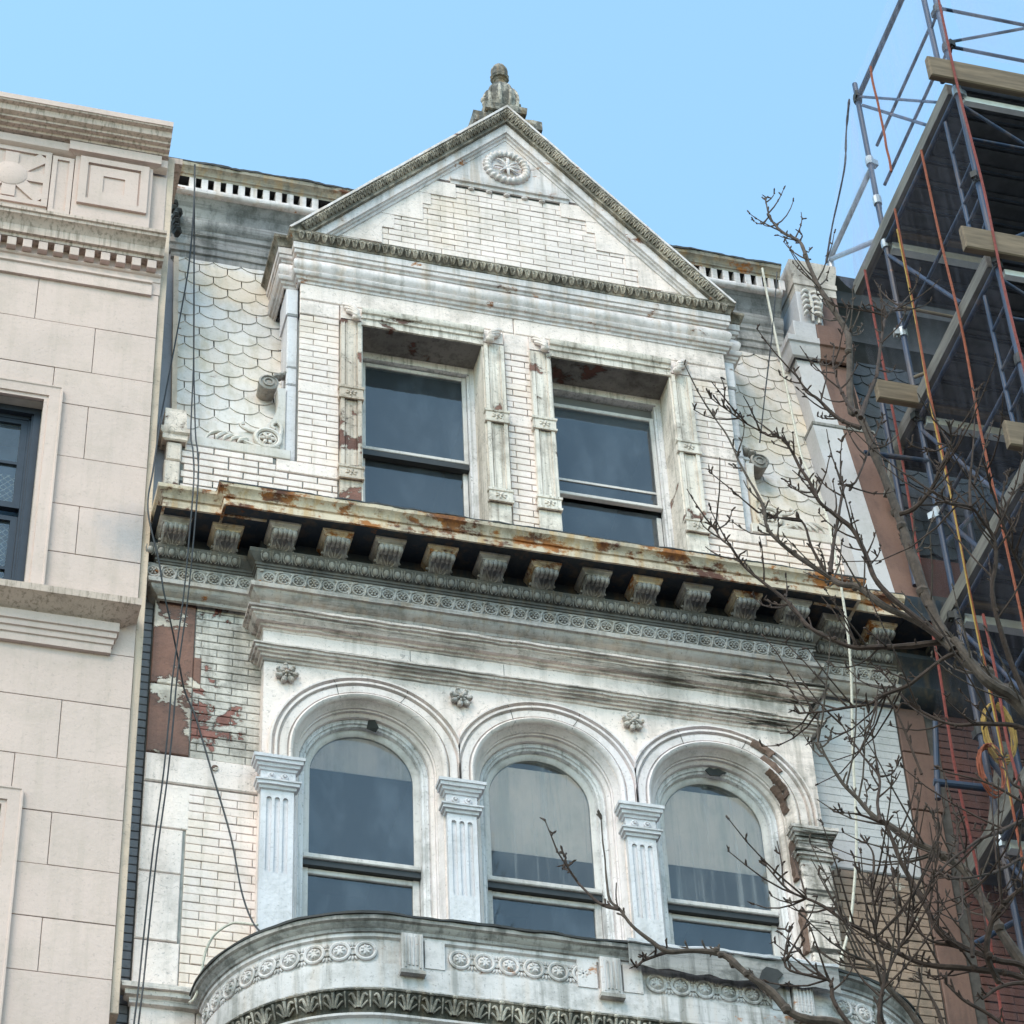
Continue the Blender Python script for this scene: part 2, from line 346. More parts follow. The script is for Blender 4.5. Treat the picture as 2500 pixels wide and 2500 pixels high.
def glassmat(name, film=.12, fcol=(.16,.19,.23), tint=.75, streak=0.):
    k = NT(name); k.t.nodes.remove(k.b); X, Y, Z = k.xyz()
    tr = k.n('ShaderNodeBsdfTransparent'); tr.inputs[0].default_value = (tint, tint, tint*1.02, 1)
    gl = k.n('ShaderNodeBsdfGlossy'); gl.inputs['Roughness'].default_value = .03; gl.inputs[0].default_value = (1,1,1,1)
    df = k.n('ShaderNodeBsdfDiffuse'); df.inputs[0].default_value = (*fcol, 1)
    fr = k.n('ShaderNodeFresnel'); fr.inputs[0].default_value = 1.6
    f = k.mth('ADD', film, k.mth('MULTIPLY', k.rng(k.noise(5, 7, .6, (1,1,.45)), .4, .7), film*.9))
    if streak:
        s = k.rng(k.noise(1.0, 6, .65, (22,22,.7)), .5, .75); f = k.mth('ADD', f, k.mth('MULTIPLY', s, streak), True)
    a = k.n('ShaderNodeMixShader'); k.set(a.inputs[0], f); k.l(tr.outputs[0], a.inputs[1]); k.l(df.outputs[0], a.inputs[2])
    b = k.n('ShaderNodeMixShader'); k.l(fr.outputs[0], b.inputs[0]); k.l(a.outputs[0], b.inputs[1]); k.l(gl.outputs[0], b.inputs[2])
    nb = k.n('ShaderNodeBump'); nb.inputs['Strength'].default_value = .16; nb.inputs['Distance'].default_value = .01; k.set(nb.inputs['Height'], k.noise(2.5, 2)); k.l(nb.outputs[0], gl.inputs['Normal'])
    k.l(b.outputs[0], k.o.inputs[0]); return k.m
M['glass'] = glassmat('grimy window glass', .22, (.13,.155,.185), .85)
M['glassd'] = glassmat('streaked window glass', .12, (.32,.32,.31), .92, .35)
def netmat(lo=.08, hi=.24):
    k = NT('debris netting'); k.t.nodes.remove(k.b)
    tr = k.n('ShaderNodeBsdfTransparent'); df = k.n('ShaderNodeBsdfTranslucent'); df.inputs[0].default_value = (.72,.70,.86,1)
    d2 = k.n('ShaderNodeBsdfDiffuse'); d2.inputs[0].default_value = (.60,.58,.74,1)
    ad = k.n('ShaderNodeMixShader'); ad.inputs[0].default_value = .5; k.l(df.outputs[0], ad.inputs[1]); k.l(d2.outputs[0], ad.inputs[2])
    mx = k.n('ShaderNodeMixShader'); k.set(mx.inputs[0], k.rng(k.noise(5, 5, .6, (1,3,.35)), .3, .75, lo, hi)); k.l(tr.outputs[0], mx.inputs[1]); k.l(ad.outputs[0], mx.inputs[2])
    k.l(mx.outputs[0], k.o.inputs[0]); return k.m
M['net'] = netmat()
M['nethaze'] = netmat(.015, .06)

def clearmat():
    k = NT('clear glass'); k.t.nodes.remove(k.b); tr = k.n('ShaderNodeBsdfTransparent'); tr.inputs[0].default_value = (.96,.97,.97,1); k.l(tr.outputs[0], k.o.inputs[0]); return k.m
M['clear'] = clearmat()
def pane(pts, y0, y1, mat, parent):
    """glass sheet: grime and reflection on the outer face"""
    me = MB().ext(pts, y0, y1).mesh('pane', mat, smooth=0); me.materials.append(M['clear'])
    for p in me.polygons:
        p.material_index = 0 if (abs(p.normal.y) > .9 and p.center.y < (y0+y1)/2) else 1
    return link('pane', me, parent)
def rect(x0, x1, z0, z1): return [(x0,z0),(x1,z0),(x1,z1),(x0,z1)]
# ================================================================== the street
MB().box(-120,120,-120,120,-.3,-.012).put('ground', M['asphalt'], kind='structure')
MB().box(-120,120,-13.0,-5.2,-.012,0.0).put('road', M['asphalt'], kind='structure')
MB().box(-120,120,-5.2,1.2,-.012,.14).put('pavement', M['pave'], kind='structure')
p_ = MB().box(-120,120,-18,-13.0,-.012,.13).put('pavement', M['pave'], kind='structure')

# ================================================================== white row house
H = thing('row_house', (0, 0, .14), 'white painted brick and stone row house with pedimented dormer and three arched windows', 'house')
LB, CB = .2095, .0628                                      # brick pitch

def brick_mesh(mat):
    return MB().cbox(-.5,.5,0,1,-.5,.5,.0).mesh('brick', mat, smooth=0)
def unit_brick(mat, L=LB):
    b = .0035
    q = MB(); x = L/2; z = CB/2
    q._a([(-x,.02,-z),(x,.02,-z),(x,.02,z),(-x,.02,z),(-x,b,-z),(x,b,-z),(x,b,z),(-x,b,z),(-x+b,0,-z+b),(x-b,0,-z+b),(x-b,0,z-b),(-x+b,0,z-b)],
        [(0,1,5,4),(1,2,6,5),(2,3,7,6),(3,0,4,7),(4,5,9,8),(5,6,10,9),(6,7,11,10),(7,4,8,11),(8,9,10,11)])
    return q.mesh('brick', mat, smooth=0)
BCACHE = {}
def bricks(parent, x0, x1, z0, z1, Y, mat, gap=.0065, off=0., inside=None, joined=None, bond=.5, jy=.0025):
    """running bond, each brick an object; joined=list of MB collects them into one mesh instead"""
    n = max(1, round((z1-z0)/CB)); c = (z1-z0)/n
    for r in range(n):
        zc = z0+(r+.5)*c; x = x0-LB*((off+bond*(r%2))%1)
        while x < x1-.01:
            a, b = max(x, x0), min(x+LB, x1); x += LB
            if b-a < .025: continue
            if inside and not inside(a, b, zc): continue
            L = b-a-gap; h = c-gap; yy = Y+rng.uniform(-jy, jy)
            if joined is not None:
                joined.cbox(a+gap/2, b-gap/2, yy, yy+.02, zc-h/2, zc+h/2, .003); continue
            key = (mat.name, round(L, 3), round(h, 3))
            if key not in BCACHE:
                BCACHE[key] = MB().cbox(-L/2, L/2, 0, .02, -h/2, h/2, .003).mesh('brick', mat, smooth=0)
            link('brick', BCACHE[key], parent, ((a+b)/2, yy, zc), (rng.uniform(-.012,.012), rng.uniform(-.004,.004), 0))

# ---- flank walls (Y = 0) ------------------------------------------------
HW, HB = 2.585, 1.87                                       # half widths of house and of the projecting bay
wl = MB().box(-HW, -HB+.02, .012, .3, .14, 14.35).put('wall', M['mortarlight'], H)
wr = MB().box(HB-.02, 2.57, .012, .3, .14, 14.35).put('wall', M['mortar'], H)
bricks(wl, -2.31, -HB+.09, 11.62, 12.80, 0, M['brick'], gap=.0045)
bricks(wl, -2.31, -HB+.09, 13.03, 14.32, 0, M['brickworn'], off=.3, gap=.0055)
bricks(wl, -2.31, -HB+.09, 11.28, 11.62, 0, M['brick'], off=.2, gap=.0045)
def blocks(parent, name, x0, x1, zs, Y, mat, d=.03, g=.004, b=.006, jx=.02):
    for i in range(len(zs)-1):
        MB().cbox(x0, x1+(rng.uniform(-jx, jx) if jx else 0), Y+rng.uniform(-.003,.003), Y+d, zs[i]+g, zs[i+1]-g, b).put(name, mat, parent)
blocks(wl, 'quoin_block', -HW, -2.315, [11.28,11.62,12.12,12.46,12.805], -.004, M['stone'])
blocks(wl, 'quoin_block', -HW, -2.315, [13.035,13.60,14.32], -.004, M['brown'], jx=0)
MB().cbox(-2.312, -2.262, -.003, .02, 13.60, 13.86, .004).put('quoin_block', M['brown'], wl)
q = MB().cbox(-HW, -HB-.002, -.008, .02, 12.81, 13.03, .008).put('stone_band', M['stone'], wl)
MB().lathe([(.022,0),(.022,.006),(.012,.007)], 14, (-2.148,-.0165,12.965), Matrix.Rotation(-pi/2,3,'X')).put('hole_rim', M['brown'], wl)
MB().cbox(-HW, -2.20, -.006, .02, 11.0, 11.275, .006).put('base_block', M['stone'], wl); MB().cbox(-2.195, -HB+.05, -.005, .02, 11.0, 11.275, .006).put('base_block', M['stone'], wl)
MB().cbox(-HW, -HB+.05, -.004, .02, 10.3, 10.98, .006).put('base_block', M['stone'], wl)
sill = [(0,11.14),(.03,11.15),(.035,11.18),(.06,11.19),(.065,11.22),(.085,11.225),(.09,11.255),(0,11.27)]
MB().sweep([(-2.56,.01),(-2.56,0),(-2.02,0)], [(o+.004,z) for o,z in sill], PLAN, jit=.003, step=.04).put('sill_course', M['stonewet'], wl)
# right flank: grey wash over brick above, stripped brick below
MB().box(HB-.01, 2.569, .0035, .0118, 13.06, 14.32).put('render_coat', M['greyrender'], wr, smooth=0)
jr = MB(); bricks(None, HB, 2.57, 13.06, 14.32, 0, M['brickgrey'], gap=.003, joined=jr, jy=.0012); jr.put('brickwork', M['brickgrey'], wr, smooth=0, kind='stuff')
jr = MB(); bricks(None, HB, 2.57, 11.55, 12.82, 0, M['brickbare'], joined=jr, jy=.004); jr.put('brickwork', M['brickbare'], wr, smooth=0, kind='stuff')
MB().cbox(HB+.002, 2.57, -.007, .02, 12.825, 13.055, .008).put('stone_band', M['greyrender'], wr)
q = MB(); pts = [(2.14,10.2),(2.57,10.2),(2.57,11.42),(2.47,11.5),(2.36,11.47),(2.25,11.52),(2.14,11.40)]
q.ext(pts, -.012, .02); q.put('render_patch', M['greyrender'], wr)
jr = MB(); bricks(None, HB, 2.57, 10.2, 11.55, .004, M['brickbare'], joined=jr, jy=.003); jr.put('brickwork', M['brickbare'], wr, smooth=0, kind='stuff')

# ---- the bay with three arches ------------------------------------------
CZ, SP, YB = 13.13, 1.183, -.10
WC = [-SP, 0, SP]
bay = MB()
edges = [-HB]+[x for c in WC for x in (c-.484, c+.484)]+[HB]
for i in range(0, 8, 2): bay.box(edges[i], edges[i+1], YB, .3, .14, CZ)
for c in WC:                                               # spandrel walls with round openings
    n = 28; top = 13.86; pf = []
    x0, x1 = c-SP/2, c+SP/2
    if c == WC[0]: x0 = -HB
    if c == WC[2]: x1 = HB
    A = [(c+.484*cos(pi-pi*i/n), CZ+.484*sin(pi-pi*i/n)) for i in range(n+1)]
    for i in range(n):
        a, b = A[i], A[i+1]
        for yy in (YB, .3):
            bay._a([(a[0],yy,a[1]),(b[0],yy,b[1]),(b[0],yy,top),(a[0],yy,top)], [(0,1,2,3)])
        bay._a([(a[0],YB,a[1]),(b[0],YB,b[1]),(b[0],.3,b[1]),(a[0],.3,a[1])], [(0,1,2,3)])
    bay.box(x0, A[0][0], YB, .3, CZ, top); bay.box(A[-1][0], x1, YB, .3, CZ, top)
bay.box(-HB, HB, -.095, .3, top, 14.72)
bayo = bay.put('bay_wall', M['stone'], H, smooth=0)
def stilt(c, r, zb, n=40): return [(c-r, zb)]+[(c+r*cos(pi-pi*i/n), CZ+r*sin(pi-pi*i/n)) for i in range(n+1)]+[(c+r, zb)]
for k, c in enumerate(WC):
    lo, hi = c-SP/2+.0012, c+SP/2-.0012
    if k == 0: lo = -9
    if k == 2: hi = 9
    clamp = lambda x, lo=lo, hi=hi: Vector((min(max(x.x, lo), hi), x.y, x.z))
    R0 = .484
    pr = [(.170,-.099),(.170,-.125),(.162,-.140),(.150,-.140),(.145,-.110),(.132,-.108),(.128,-.134),(.112,-.134),(.108,-.106),(.098,-.104),(.094,-.122),(.046,-.120),(.043,-.104),(.036,-.104),(.034,-.126),(.024,-.131),(.012,-.124),(.004,-.112),(.0,-.10),(0,-.06)]
    MB().sweep(stilt(c, R0, 12.985), [(o, y) for o, y in pr], FRONT, sgn=-1, step=.05, jit=.0014, fn=clamp).put('archivolt', M['arch'], bayo)
    rv = [(.0,-.095),(-.006,-.082),(-.018,-.052),(-.024,-.045),(-.024,-.030),(-.034,-.028),(-.034,-.005),(-.046,.000),(-.056,.012),(-.056,.060)]
    MB().sweep(stilt(c, R0, 11.0), rv, FRONT, sgn=-1, step=.06, jit=.0012).put('reveal', M['arch'], bayo)
for xv in (-SP/2, SP/2): MB().box(xv-.005, xv+.005, -.118, -.06, 12.98, 13.44).put('valley_fillet', M['arch'], bayo, smooth=0)
# cracks in the archivolts: thin dark joints
for k, c in enumerate(WC):
    for a in (112, 66):
        a = radians(a+k*2); q = MB()
        P0 = [(c+r*cos(a+.012*sin(r*40)), CZ+r*sin(a+.012*sin(r*40))) for r in (.486,.52,.56,.60,.63)]
        yv = [-.126,-.117,-.118,-.126,-.136]
        for i in range(4):
            (x0,z0),(x1,z1) = P0[i], P0[i+1]
            q._a([(x0-.0022,yv[i]-.005,z0),(x0+.0022,yv[i]-.005,z0),(x1+.0022,yv[i+1]-.005,z1),(x1-.0022,yv[i+1]-.005,z1)], [(0,1,2,3)])
        q.put('joint', M['lead'], bayo, smooth=0)
# rosettes in the spandrels
def rosette_mesh(r=.075, mat=None, n=7):
    q = MB()
    for i in range(n):
        a = 2*pi*i/n; d = Vector((cos(a),0,sin(a)))
        Mx = Matrix.Rotation(-a, 3, 'Y')
        q.ell(d*r*.62+Vector((0,-.02,0)), (r*.40, .022, r*.27), 8, 5, Mx)
        q.ell(d*r*.86+Vector((0,-.032,0)), (r*.16, .016, r*.20), 7, 4, Mx)
        q.ell(d*r*.34+Vector((0,-.036,0)), (r*.17, .012, r*.12), 6, 4, Mx)
    q.ell((0,-.035,0), (r*.24,.026,r*.24), 9, 5); return q.mesh('rosette', mat)
rm = rosette_mesh(.078, M['frieze'])
for x in (-1.725, -.566, .608): link('rosette', rm, bayo, (x, YB, 13.725), (0, rng.uniform(0,6), 0))

# pilasters with flutes and capitals
PX = [-1.771, -.5915, .5915, 1.771]
for k, px in enumerate(PX):
    w = .0955 if k in (1,2) else .104
    P = MB().box(px-w, px+w, -.128, -.099, 10.9, 12.77)
    P = P.put('pilaster', M['pil'] if k < 3 else M['stonewet'], bayo)
    worn = k == 3
    q = MB(); y0, y1 = -.142, -.1275; zt, zb = 12.68, 12.12
    if not worn:
        fw = .0165; fx = [px-.052, px, px+.052]
        xs = [px-w]+[x for f in fx for x in (f-fw, f+fw)]+[px+w]
        for i in range(0, 8, 2): q.box(xs[i], xs[i+1], y0, y1, zb, zt)
        q.box(px-w, px+w, y0, y1, 10.9, zb)
        top = [(px-w, zt), (px-w, 12.77), (px+w, 12.77), (px+w, zt)]
        pts = [(px-w, 12.768), (px-w, zt)]
        for f in fx: pts += [(f-fw*cos(pi*i/6), zt+fw*sin(pi*i/6)) for i in range(7)]
        pts += [(px+w, zt), (px+w, 12.768)]; q.ext(pts[::-1], y0, y1)
    else: q.cbox(px-w, px+w, y0+.002, y1, 10.9, 12.768, .01)
    q.put('shaft', M['pil'] if k < 3 else M['stonewet'], P, smooth=0)
    cp = [(0,12.745),(.012,12.750),(.016,12.768),(.030,12.772),(.032,12.792),(.040,12.795),(.042,12.806),(.006,12.812),(.006,12.890),(.014,12.893),(.018,12.910),(.030,12.915),(.034,12.935),(.046,12.938),(.050,12.962),(.058,12.964),(.060,12.986),(0,12.992)]
    MB().sweep([(px-w,-.09),(px-w,-.142),(px+w,-.142),(px+w,-.09)], cp, PLAN, jit=.0022 if k in (0,3) else .001, step=.03).put('capital', M['pil'] if k < 3 else M['stonewet'], P)
    if k < 3:
        for dx in (-.042, .042): MB().lathe([(.024,0),(.024,.010),(.016,.014),(.016,.008),(.010,.008),(.008,.020),(.002,.022)], 12, (px+dx,-.148,12.851), Matrix.Rotation(pi/2,3,'X')).put('roundel', M['pil'], P)

# arched sash windows
for k, c in enumerate(WC):
    q = MB(); fr = [(-.056,.060),(-.056,.038),(-.064,.034),(-.072,.040),(-.084,.040),(-.088,.052),(-.100,.058),(-.104,.075),(-.104,.17)]
    q.sweep(stilt(c, .484, 11.0), fr, FRONT, sgn=-1, step=.06, jit=.001)
    w = q.put('window', M['wood'], H)
    q = MB(); q.sweep(stilt(c, .380, 12.47), [(0,.128),(0,.088),(-.014,.086),(-.034,.094),(-.042,.104),(-.042,.128)], FRONT, sgn=-1, step=.06, jit=.0008)
    q.cbox(c-.378, c+.378, .078, .126, 12.436, 12.474, .006); q.put('sash', M['sash'], w)
    q = MB().box(c-.378, c+.378, .096, .150, 12.392, 12.4345); q.put('rail_gap', M['gapdark'], w)  # near-black strip painting the shaded gap under the rail
    pane([(c-.345,12.46)]+[(c+.345*cos(pi-pi*i/24), CZ+.345*sin(pi-pi*i/24)) for i in range(25)]+[(c+.345,12.46)], .108, .112, M['glassd'] if k else M['glass'], w)
    q = MB(); 
    for s in (-1, 1): q.cbox(*sorted((c+s*.334, c+s*.379)), .128, .168, 11.0, 12.40, .005)
    q.cbox(c-.335, c+.335, .130, .167, 12.352, 12.391, .004); q.put('sash', M['sash'], w)
    pane(rect(c-.336, c+.336, 11.0, 12.36), .148, .152, M['glass'], w)
    zb = (13.17, 12.70, 12.77)[k]; zt = (13.48, 13.40, 13.40)[k]
    bp_ = [(c-.335,zb)]+[(c+.335*cos(pi-pi*i/24), CZ+.335*sin(pi-pi*i/24)) for i in range(25) if CZ+.335*sin(pi-pi*i/24) > zb and CZ+.335*sin(pi-pi*i/24) < zt]+[(c+.335,zb)]
    if k == 0: bp_ = [(c-.328,zb)]+bp_[1:-1]+[(c+.328,zb)]
    MB().ext(bp_, .118, .121).put('blind', M['blind'], w, smooth=0)
    r = MB(); r._a([(c-.5,.26,10.9),(c+.5,.26,10.9),(c+.5,2.2,10.9),(c-.5,2.2,10.9),(c-.5,.26,13.75),(c+.5,.26,13.75),(c+.5,2.2,13.75),(c-.5,2.2,13.75)], [(1,2,6,5),(2,3,7,6),(3,0,4,7),(4,5,6,7),(3,2,1,0)])
    r.put('interior', M['room'], w, smooth=0)
# broken flap above the first window and torn hole above the third
q = MB()._a([(-1.155,.030,13.545),(-1.135,.005,13.60),(-1.085,.02,13.50),(-1.10,.045,13.475),(-1.16,.05,13.50)], [(0,1,2,3,4)]); q.put('torn_flashing', M['lead'], H, smooth=0)
q = MB(); q.ext([(1.14,13.525),(1.17,13.55),(1.20,13.54),(1.235,13.55),(1.29,13.525),(1.26,13.512),(1.24,13.49),(1.17,13.485),(1.155,13.505)], .026, .034); q.put('torn_flashing', M['lead'], H, smooth=0)
# broken-away brownstone on the right arch
def scar(c, a0, a1, prof, seed):
    path = arcs((c, CZ), .484, radians(a0), radians(a1), max(6, int(abs(a1-a0))))
    def fn(x, n=seed):
        w = noise.noise_vector(x*26+Vector((n,n,n)))*.011+noise.noise_vector(x*70)*.007; return x+Vector((w.x, w.y*.35, w.z))
    return MB().sweep(path, prof, FRONT, sgn=-1, step=.02, jit=0, fn=fn).put('stone_scar', M['scar'], bayo)
M['scar'] = paint('broken brownstone', (.20,.12,.09), (.13,.08,.062), .6, (.05,.035,.03), .3, .6, crack=.3, bump=1.0)
scar(WC[2], 66, 50, [(.150,-.125),(.140,-.146),(.11,-.145),(.085,-.130)], 3.)
scar(WC[2], 55, 38, [(.085,-.120),(.075,-.134),(.045,-.130),(.030,-.125)], 5.)
scar(WC[2], 45, 18, [(.020,-.126),(.010,-.134),(-.004,-.112),(-.010,-.088),(-.006,-.07)], 7.)
scar(WC[2], 34, 6, [(-.010,-.088),(-.018,-.074),(-.030,-.050),(-.034,-.03)], 9.)
for z0, z1, x in ((12.62,12.93,1.645),(12.05,12.38,1.65),(11.55,11.8,1.648)):
    q = MB(); pts = [(x-.014*(1+noise.noise(Vector((z*21,1,0)))), z) for z in [z0+(z1-z0)*i/10 for i in range(11)]]+[(x+.016*(1+noise.noise(Vector((z*19,5,0)))), z) for z in [z1-(z1-z0)*i/10 for i in range(11)]]
    q.ext(pts[::-1], -.104, -.05); q.put('stone_scar', M['scar'], bayo, smooth=0)

# ---- entablature of the bay ----------------------------------------------
def bpath(x=HB, y=YB): return [(-x, .02), (-x, y), (x, y), (x, .02)]
m2 = [(0,13.825),(.010,13.832),(.014,13.850),(.030,13.852),(.034,13.866),(.052,13.870),(.056,13.884),(.072,13.886),(.074,13.904),(.086,13.906),(.088,13.916),(.010,13.936)]
MB().sweep(bpath(), m2, PLAN, jit=.003, step=.05).put('moulding', M['stonewet'], bayo)
MB().sweep(bpath(), [(0,13.925),(.012,13.93),(.012,14.085),(0,14.09)], PLAN, jit=.002).put('fascia', M['stone'], bayo)
m1 = [(0,14.075),(.016,14.082),(.020,14.100),(.038,14.102),(.042,14.118),(.070,14.122),(.090,14.146),(.096,14.150),(.098,14.164),(.116,14.166),(.118,14.180),(.134,14.182),(.136,14.198),(.020,14.216)]
MB().sweep(bpath(), m1, PLAN, jit=.003, step=.05).put('moulding', M['stonewet'], bayo)
MB().sweep(bpath(), [(0,14.205),(.022,14.208),(.022,14.30),(0,14.31)], PLAN, jit=.002).put('fascia', M['stone'], bayo)
for xj, za, zb, o_ in ((-.262,13.94,14.075,.012),(-.9,13.94,14.075,.012),(.55,14.215,14.29,.022),(-.262,14.215,14.29,.022)):
    MB().box(xj-.0014, xj+.0014, YB-o_-.0015, YB-o_+.01, za, zb).put('joint', M['lead'], bayo, smooth=0)
# main cornice runs over flanks and bay
def cpath(xl): return [(xl, .30), (xl, 0), (-HB, 0), (-HB, YB), (HB, YB), (HB, 0), (2.60, 0)]
CO = MB().sweep(cpath(-2.53), [(.03,14.28),(.045,14.285),(.05,14.305),(.075,14.318),(.10,14.345),(.105,14.362),(.122,14.366),(.126,14.398),(.080,14.406),(.078,14.41)], PLAN, jit=.0012).put('cornice', M['frieze'], H)
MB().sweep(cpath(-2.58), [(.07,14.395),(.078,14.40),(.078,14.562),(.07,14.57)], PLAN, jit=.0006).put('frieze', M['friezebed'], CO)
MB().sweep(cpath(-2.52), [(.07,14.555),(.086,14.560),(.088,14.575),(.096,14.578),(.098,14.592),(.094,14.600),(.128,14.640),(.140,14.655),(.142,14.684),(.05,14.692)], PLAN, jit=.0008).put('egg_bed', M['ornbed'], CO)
MB().sweep(cpath(-2.60), [(.05,14.69),(.052,14.74),(.058,14.82),(.06,14.835)], PLAN, jit=.0).put('soffit_wall', M['navy'], CO)
MB().sweep(cpath(-2.31), [(.04,14.832),(.35,14.828)], PLAN, jit=.001, cap=False).put('soffit', M['navy'], CO)
MB().sweep(cpath(-2.26), [(.34,14.835),(.345,14.822),(.362,14.820),(.364,14.872),(.352,14.876),(.356,14.888),(.368,14.892),(.372,14.902),(.366,14.906),(.372,14.925),(.388,14.945),(.402,14.955),(.406,14.985),(.398,14.992),(.20,15.03),(-.01,15.06)], PLAN, jit=.0022, step=.05).put('crown_moulding', M['metalrust'], CO)
# ragged flashing along the upper edge
q = MB(); x = -2.72
q.sweep([(p[0], p[1]) for p in cpath(-2.26)[1:7]], [(.404,14.984),(.408,14.986),(.405,14.999),(.34,15.004)], PLAN, jit=.006, step=.03).put('flashing', M['lead'], CO)
# egg and dart
eg = MB()
eg.ell((0,-.010,0), (.0215,.024,.030), 9, 7)
for s in (-1, 1):
    eg.tube([(s*.0265,-.026,.034),(s*.0285,-.014,.010),(s*.024,-.004,-.016),(s*.010,.004,-.030)], .0045, 5)
eg.tube([(.0352,-.022,.032),(.0352,-.008,.0),(.0352,.006,-.030)], [.006,.005,.002], 5)
egm = eg.mesh('egg', M['orn'])
n = 52
for i in range(n): link('egg', egm, CO, (-HB-.07+(i+.5)*(2*HB+.14)/n, YB-.115, 14.630))
for s, x0, x1 in ((-1,-2.69,-2.0),(1,2.0,2.58)):
    k = int((x1-x0)/.0705)
    for i in range(k): link('egg', egm, CO, (x0+(i+.5)*.0705, -.115, 14.630))
# running scroll frieze
gu = MB()
gu.torus((0,0,0), .040, .0085, 18, 6, 1.0)
for i in range(6):
    a = i*pi/3; gu.ell((.020*cos(a),-.006,.020*sin(a)), (.0105,.009,.0075), 6, 4, Matrix.Rotation(-a,3,'Y'))
gu.ell((0,-.010,0), (.009,.010,.009), 7, 4)
sc = [(-.052,-.004,-.056),(-.034,-.008,-.066),(0,-.010,-.068),(.030,-.010,-.054),(.044,-.010,-.022),(.050,-.010,.016),(.064,-.008,.046),(.092,-.004,.058)]
gu.tube(bez(sc, 3), .0085, 5); gu.tube(bez([(p[0]*.93+.012, p[1]+.004, p[2]*.86+.006) for p in sc], 3), .004, 4)
gu.ell((-.046,-.004,.050), (.016,.008,.010), 6, 4); gu.ell((.048,-.004,-.060), (.014,.008,.009), 6, 4)
gum = gu.mesh('scroll', M['frieze'])
n = 38; sp = (2*HB+.10)/n
for i in range(n): link('scroll', gum, CO, (-HB-.05+(i+.5)*sp, YB-.080, 14.484))
for x0 in (-2.67, 1.99):
    for i in range(7 if x0 < 0 else 6): link('scroll', gum, CO, (x0+(i+.5)*sp, -.080, 14.484))
# modillions
mo = MB()
prof = [(0,14.68),(-.05,14.682),(-.085,14.69),(-.105,14.705),(-.118,14.725),(-.130,14.745),(-.155,14.762),(-.20,14.766),(-.20,14.79),(0,14.79)]
n = len(prof)
mo._a([(x,y,z-14.68) for x in (-.062,.062) for y, z in prof], [tuple(range(n)), tuple(range(2*n-1,n-1,-1))]+[(i,i+1,n+i+1,n+i) for i in range(n-1)])
for s in (-1, 1): mo.tube([(s*.066,-.02,.01),(s*.066,-.08,.018),(s*.068,-.118,.05),(s*.07,-.15,.078),(s*.07,-.19,.085)], [.010,.011,.012,.012,.010], 6)
for i in range(5):                                         # rolled leaf
    mo.ell((-.064+.032*i,-.205,.062-.004*abs(i-2)), (.021,.030,.031), 8, 6)
    mo.ell((-.064+.032*i,-.180,.040), (.017,.020,.014), 7, 4)
for s in (-1, 0, 1):
    mo.tube(bez([(s*.008,-.088,.008),(s*.020,-.110,.026),(s*.036,-.132,.050),(s*.040,-.170,.062)], 3), [.006]*9+[.009], 5)
    mo.tube(bez([(s*.014+.001,-.075,.002),(s*.042,-.100,.012),(s*.046,-.118,.036)], 3), .0055, 5)
for s in (-1, 1):
    for t in (0,1,2): mo.ell((s*.082,-.03-.028*t,.016+.012*t), (.012,.013,.013), 6, 4)
mom = mo.mesh('modillion', M['orn'])
ab = MB(); ab.sweep([(-.075,.0),(-.075,-.190),(.075,-.190),(.075,.0)], [(0,.098),(.010,.100),(.012,.110),(.026,.122),(.030,.124),(.032,.146),(0,.147)], PLAN, jit=0, step=0); ab.box(-.075,.075,-.19,0,.086,.14)
abm = ab.mesh('abacus', M['metalrust']); abg = ab.mesh('abacus', M['frieze'])
def modillion(x, y, i):
    o = link('modillion', mom, CO, (x, y, 14.682)); link('abacus', abm if i % 2 else abg, o, (x, y, 14.682))
for i in range(11): modillion(-1.80+.36*i, YB-.052, i)
for i, x in enumerate((-2.515,-2.165,2.125,2.465)): modillion(x, -.052, i)
M['mortarmid'] = plain('grey mortar', (.25,.245,.235), .9, .35, 20)
# ---- attic storey ---------------------------------------------------------
YG = .02                                                   # face of the attic wall
aw = MB()
aw.box(-HW+.03, -1.20, YG+.012, .4, 15.0, 15.80); aw.box(-1.655, -1.20, YG+.012, .4, 15.79, 17.66)
aw.box(-.27, .24, YG+.012, .4, 15.0, 17.66); aw.box(1.19, 1.655, YG+.012, .4, 15.79, 17.66); aw.box(1.19, 2.55, YG+.012, .4, 15.0, 15.80)
aw.box(-1.655, 1.655, YG+.012, .4, 17.30, 17.70)
at = aw.put('attic_wall', M['mortarmid'], H, smooth=0)
bricks(at, -2.47, -1.36, 15.36, 15.68, YG, M['brick'], gap=.010, off=.4)
bricks(at, -2.47, -1.80, 15.68, 15.805, YG, M['brick'], gap=.010, off=.4)
MB().cbox(-1.80, -1.36, YG-.004, YG+.02, 15.685, 15.80, .006).put('stone_course', M['stone'], at)
MB().cbox(-2.50, -1.70, YG-.002, YG+.03, 15.808, 15.90, .006).put('sill_board', M['slate'], at)
for s in (-1, 1):
    a, b = (-1.655,-1.357) if s < 0 else (1.347,1.655)
    bricks(at, a, b, 15.805, 16.505, YG, M['brick'], off=.5 if s < 0 else 0, gap=.0052); bricks(at, a, b, 16.637, 17.33, YG, M['brick'], off=.5 if s < 0 else 0, gap=.0052)
    MB().cbox(a, b, YG-.003, YG+.02, 16.510, 16.632, .006).put('stone_band', M['stone'], at)
    MB().cbox(a, b, YG-.003, YG+.02, 17.336, 17.490, .006).put('lintel_stone', M['stone'], at)
bricks(at, -.104, .093, 15.36, 16.505, YG, M['brick'], off=.25); bricks(at, -.104, .093, 16.637, 17.27, YG, M['brick'], off=.25)
MB().cbox(-.104, .093, YG-.003, YG+.02, 16.510, 16.632, .006).put('stone_band', M['stone'], at)
MB().cbox(-.104, .093, YG-.003, YG+.02, 17.275, 17.494, .006).put('lintel_stone', M['stone'], at)
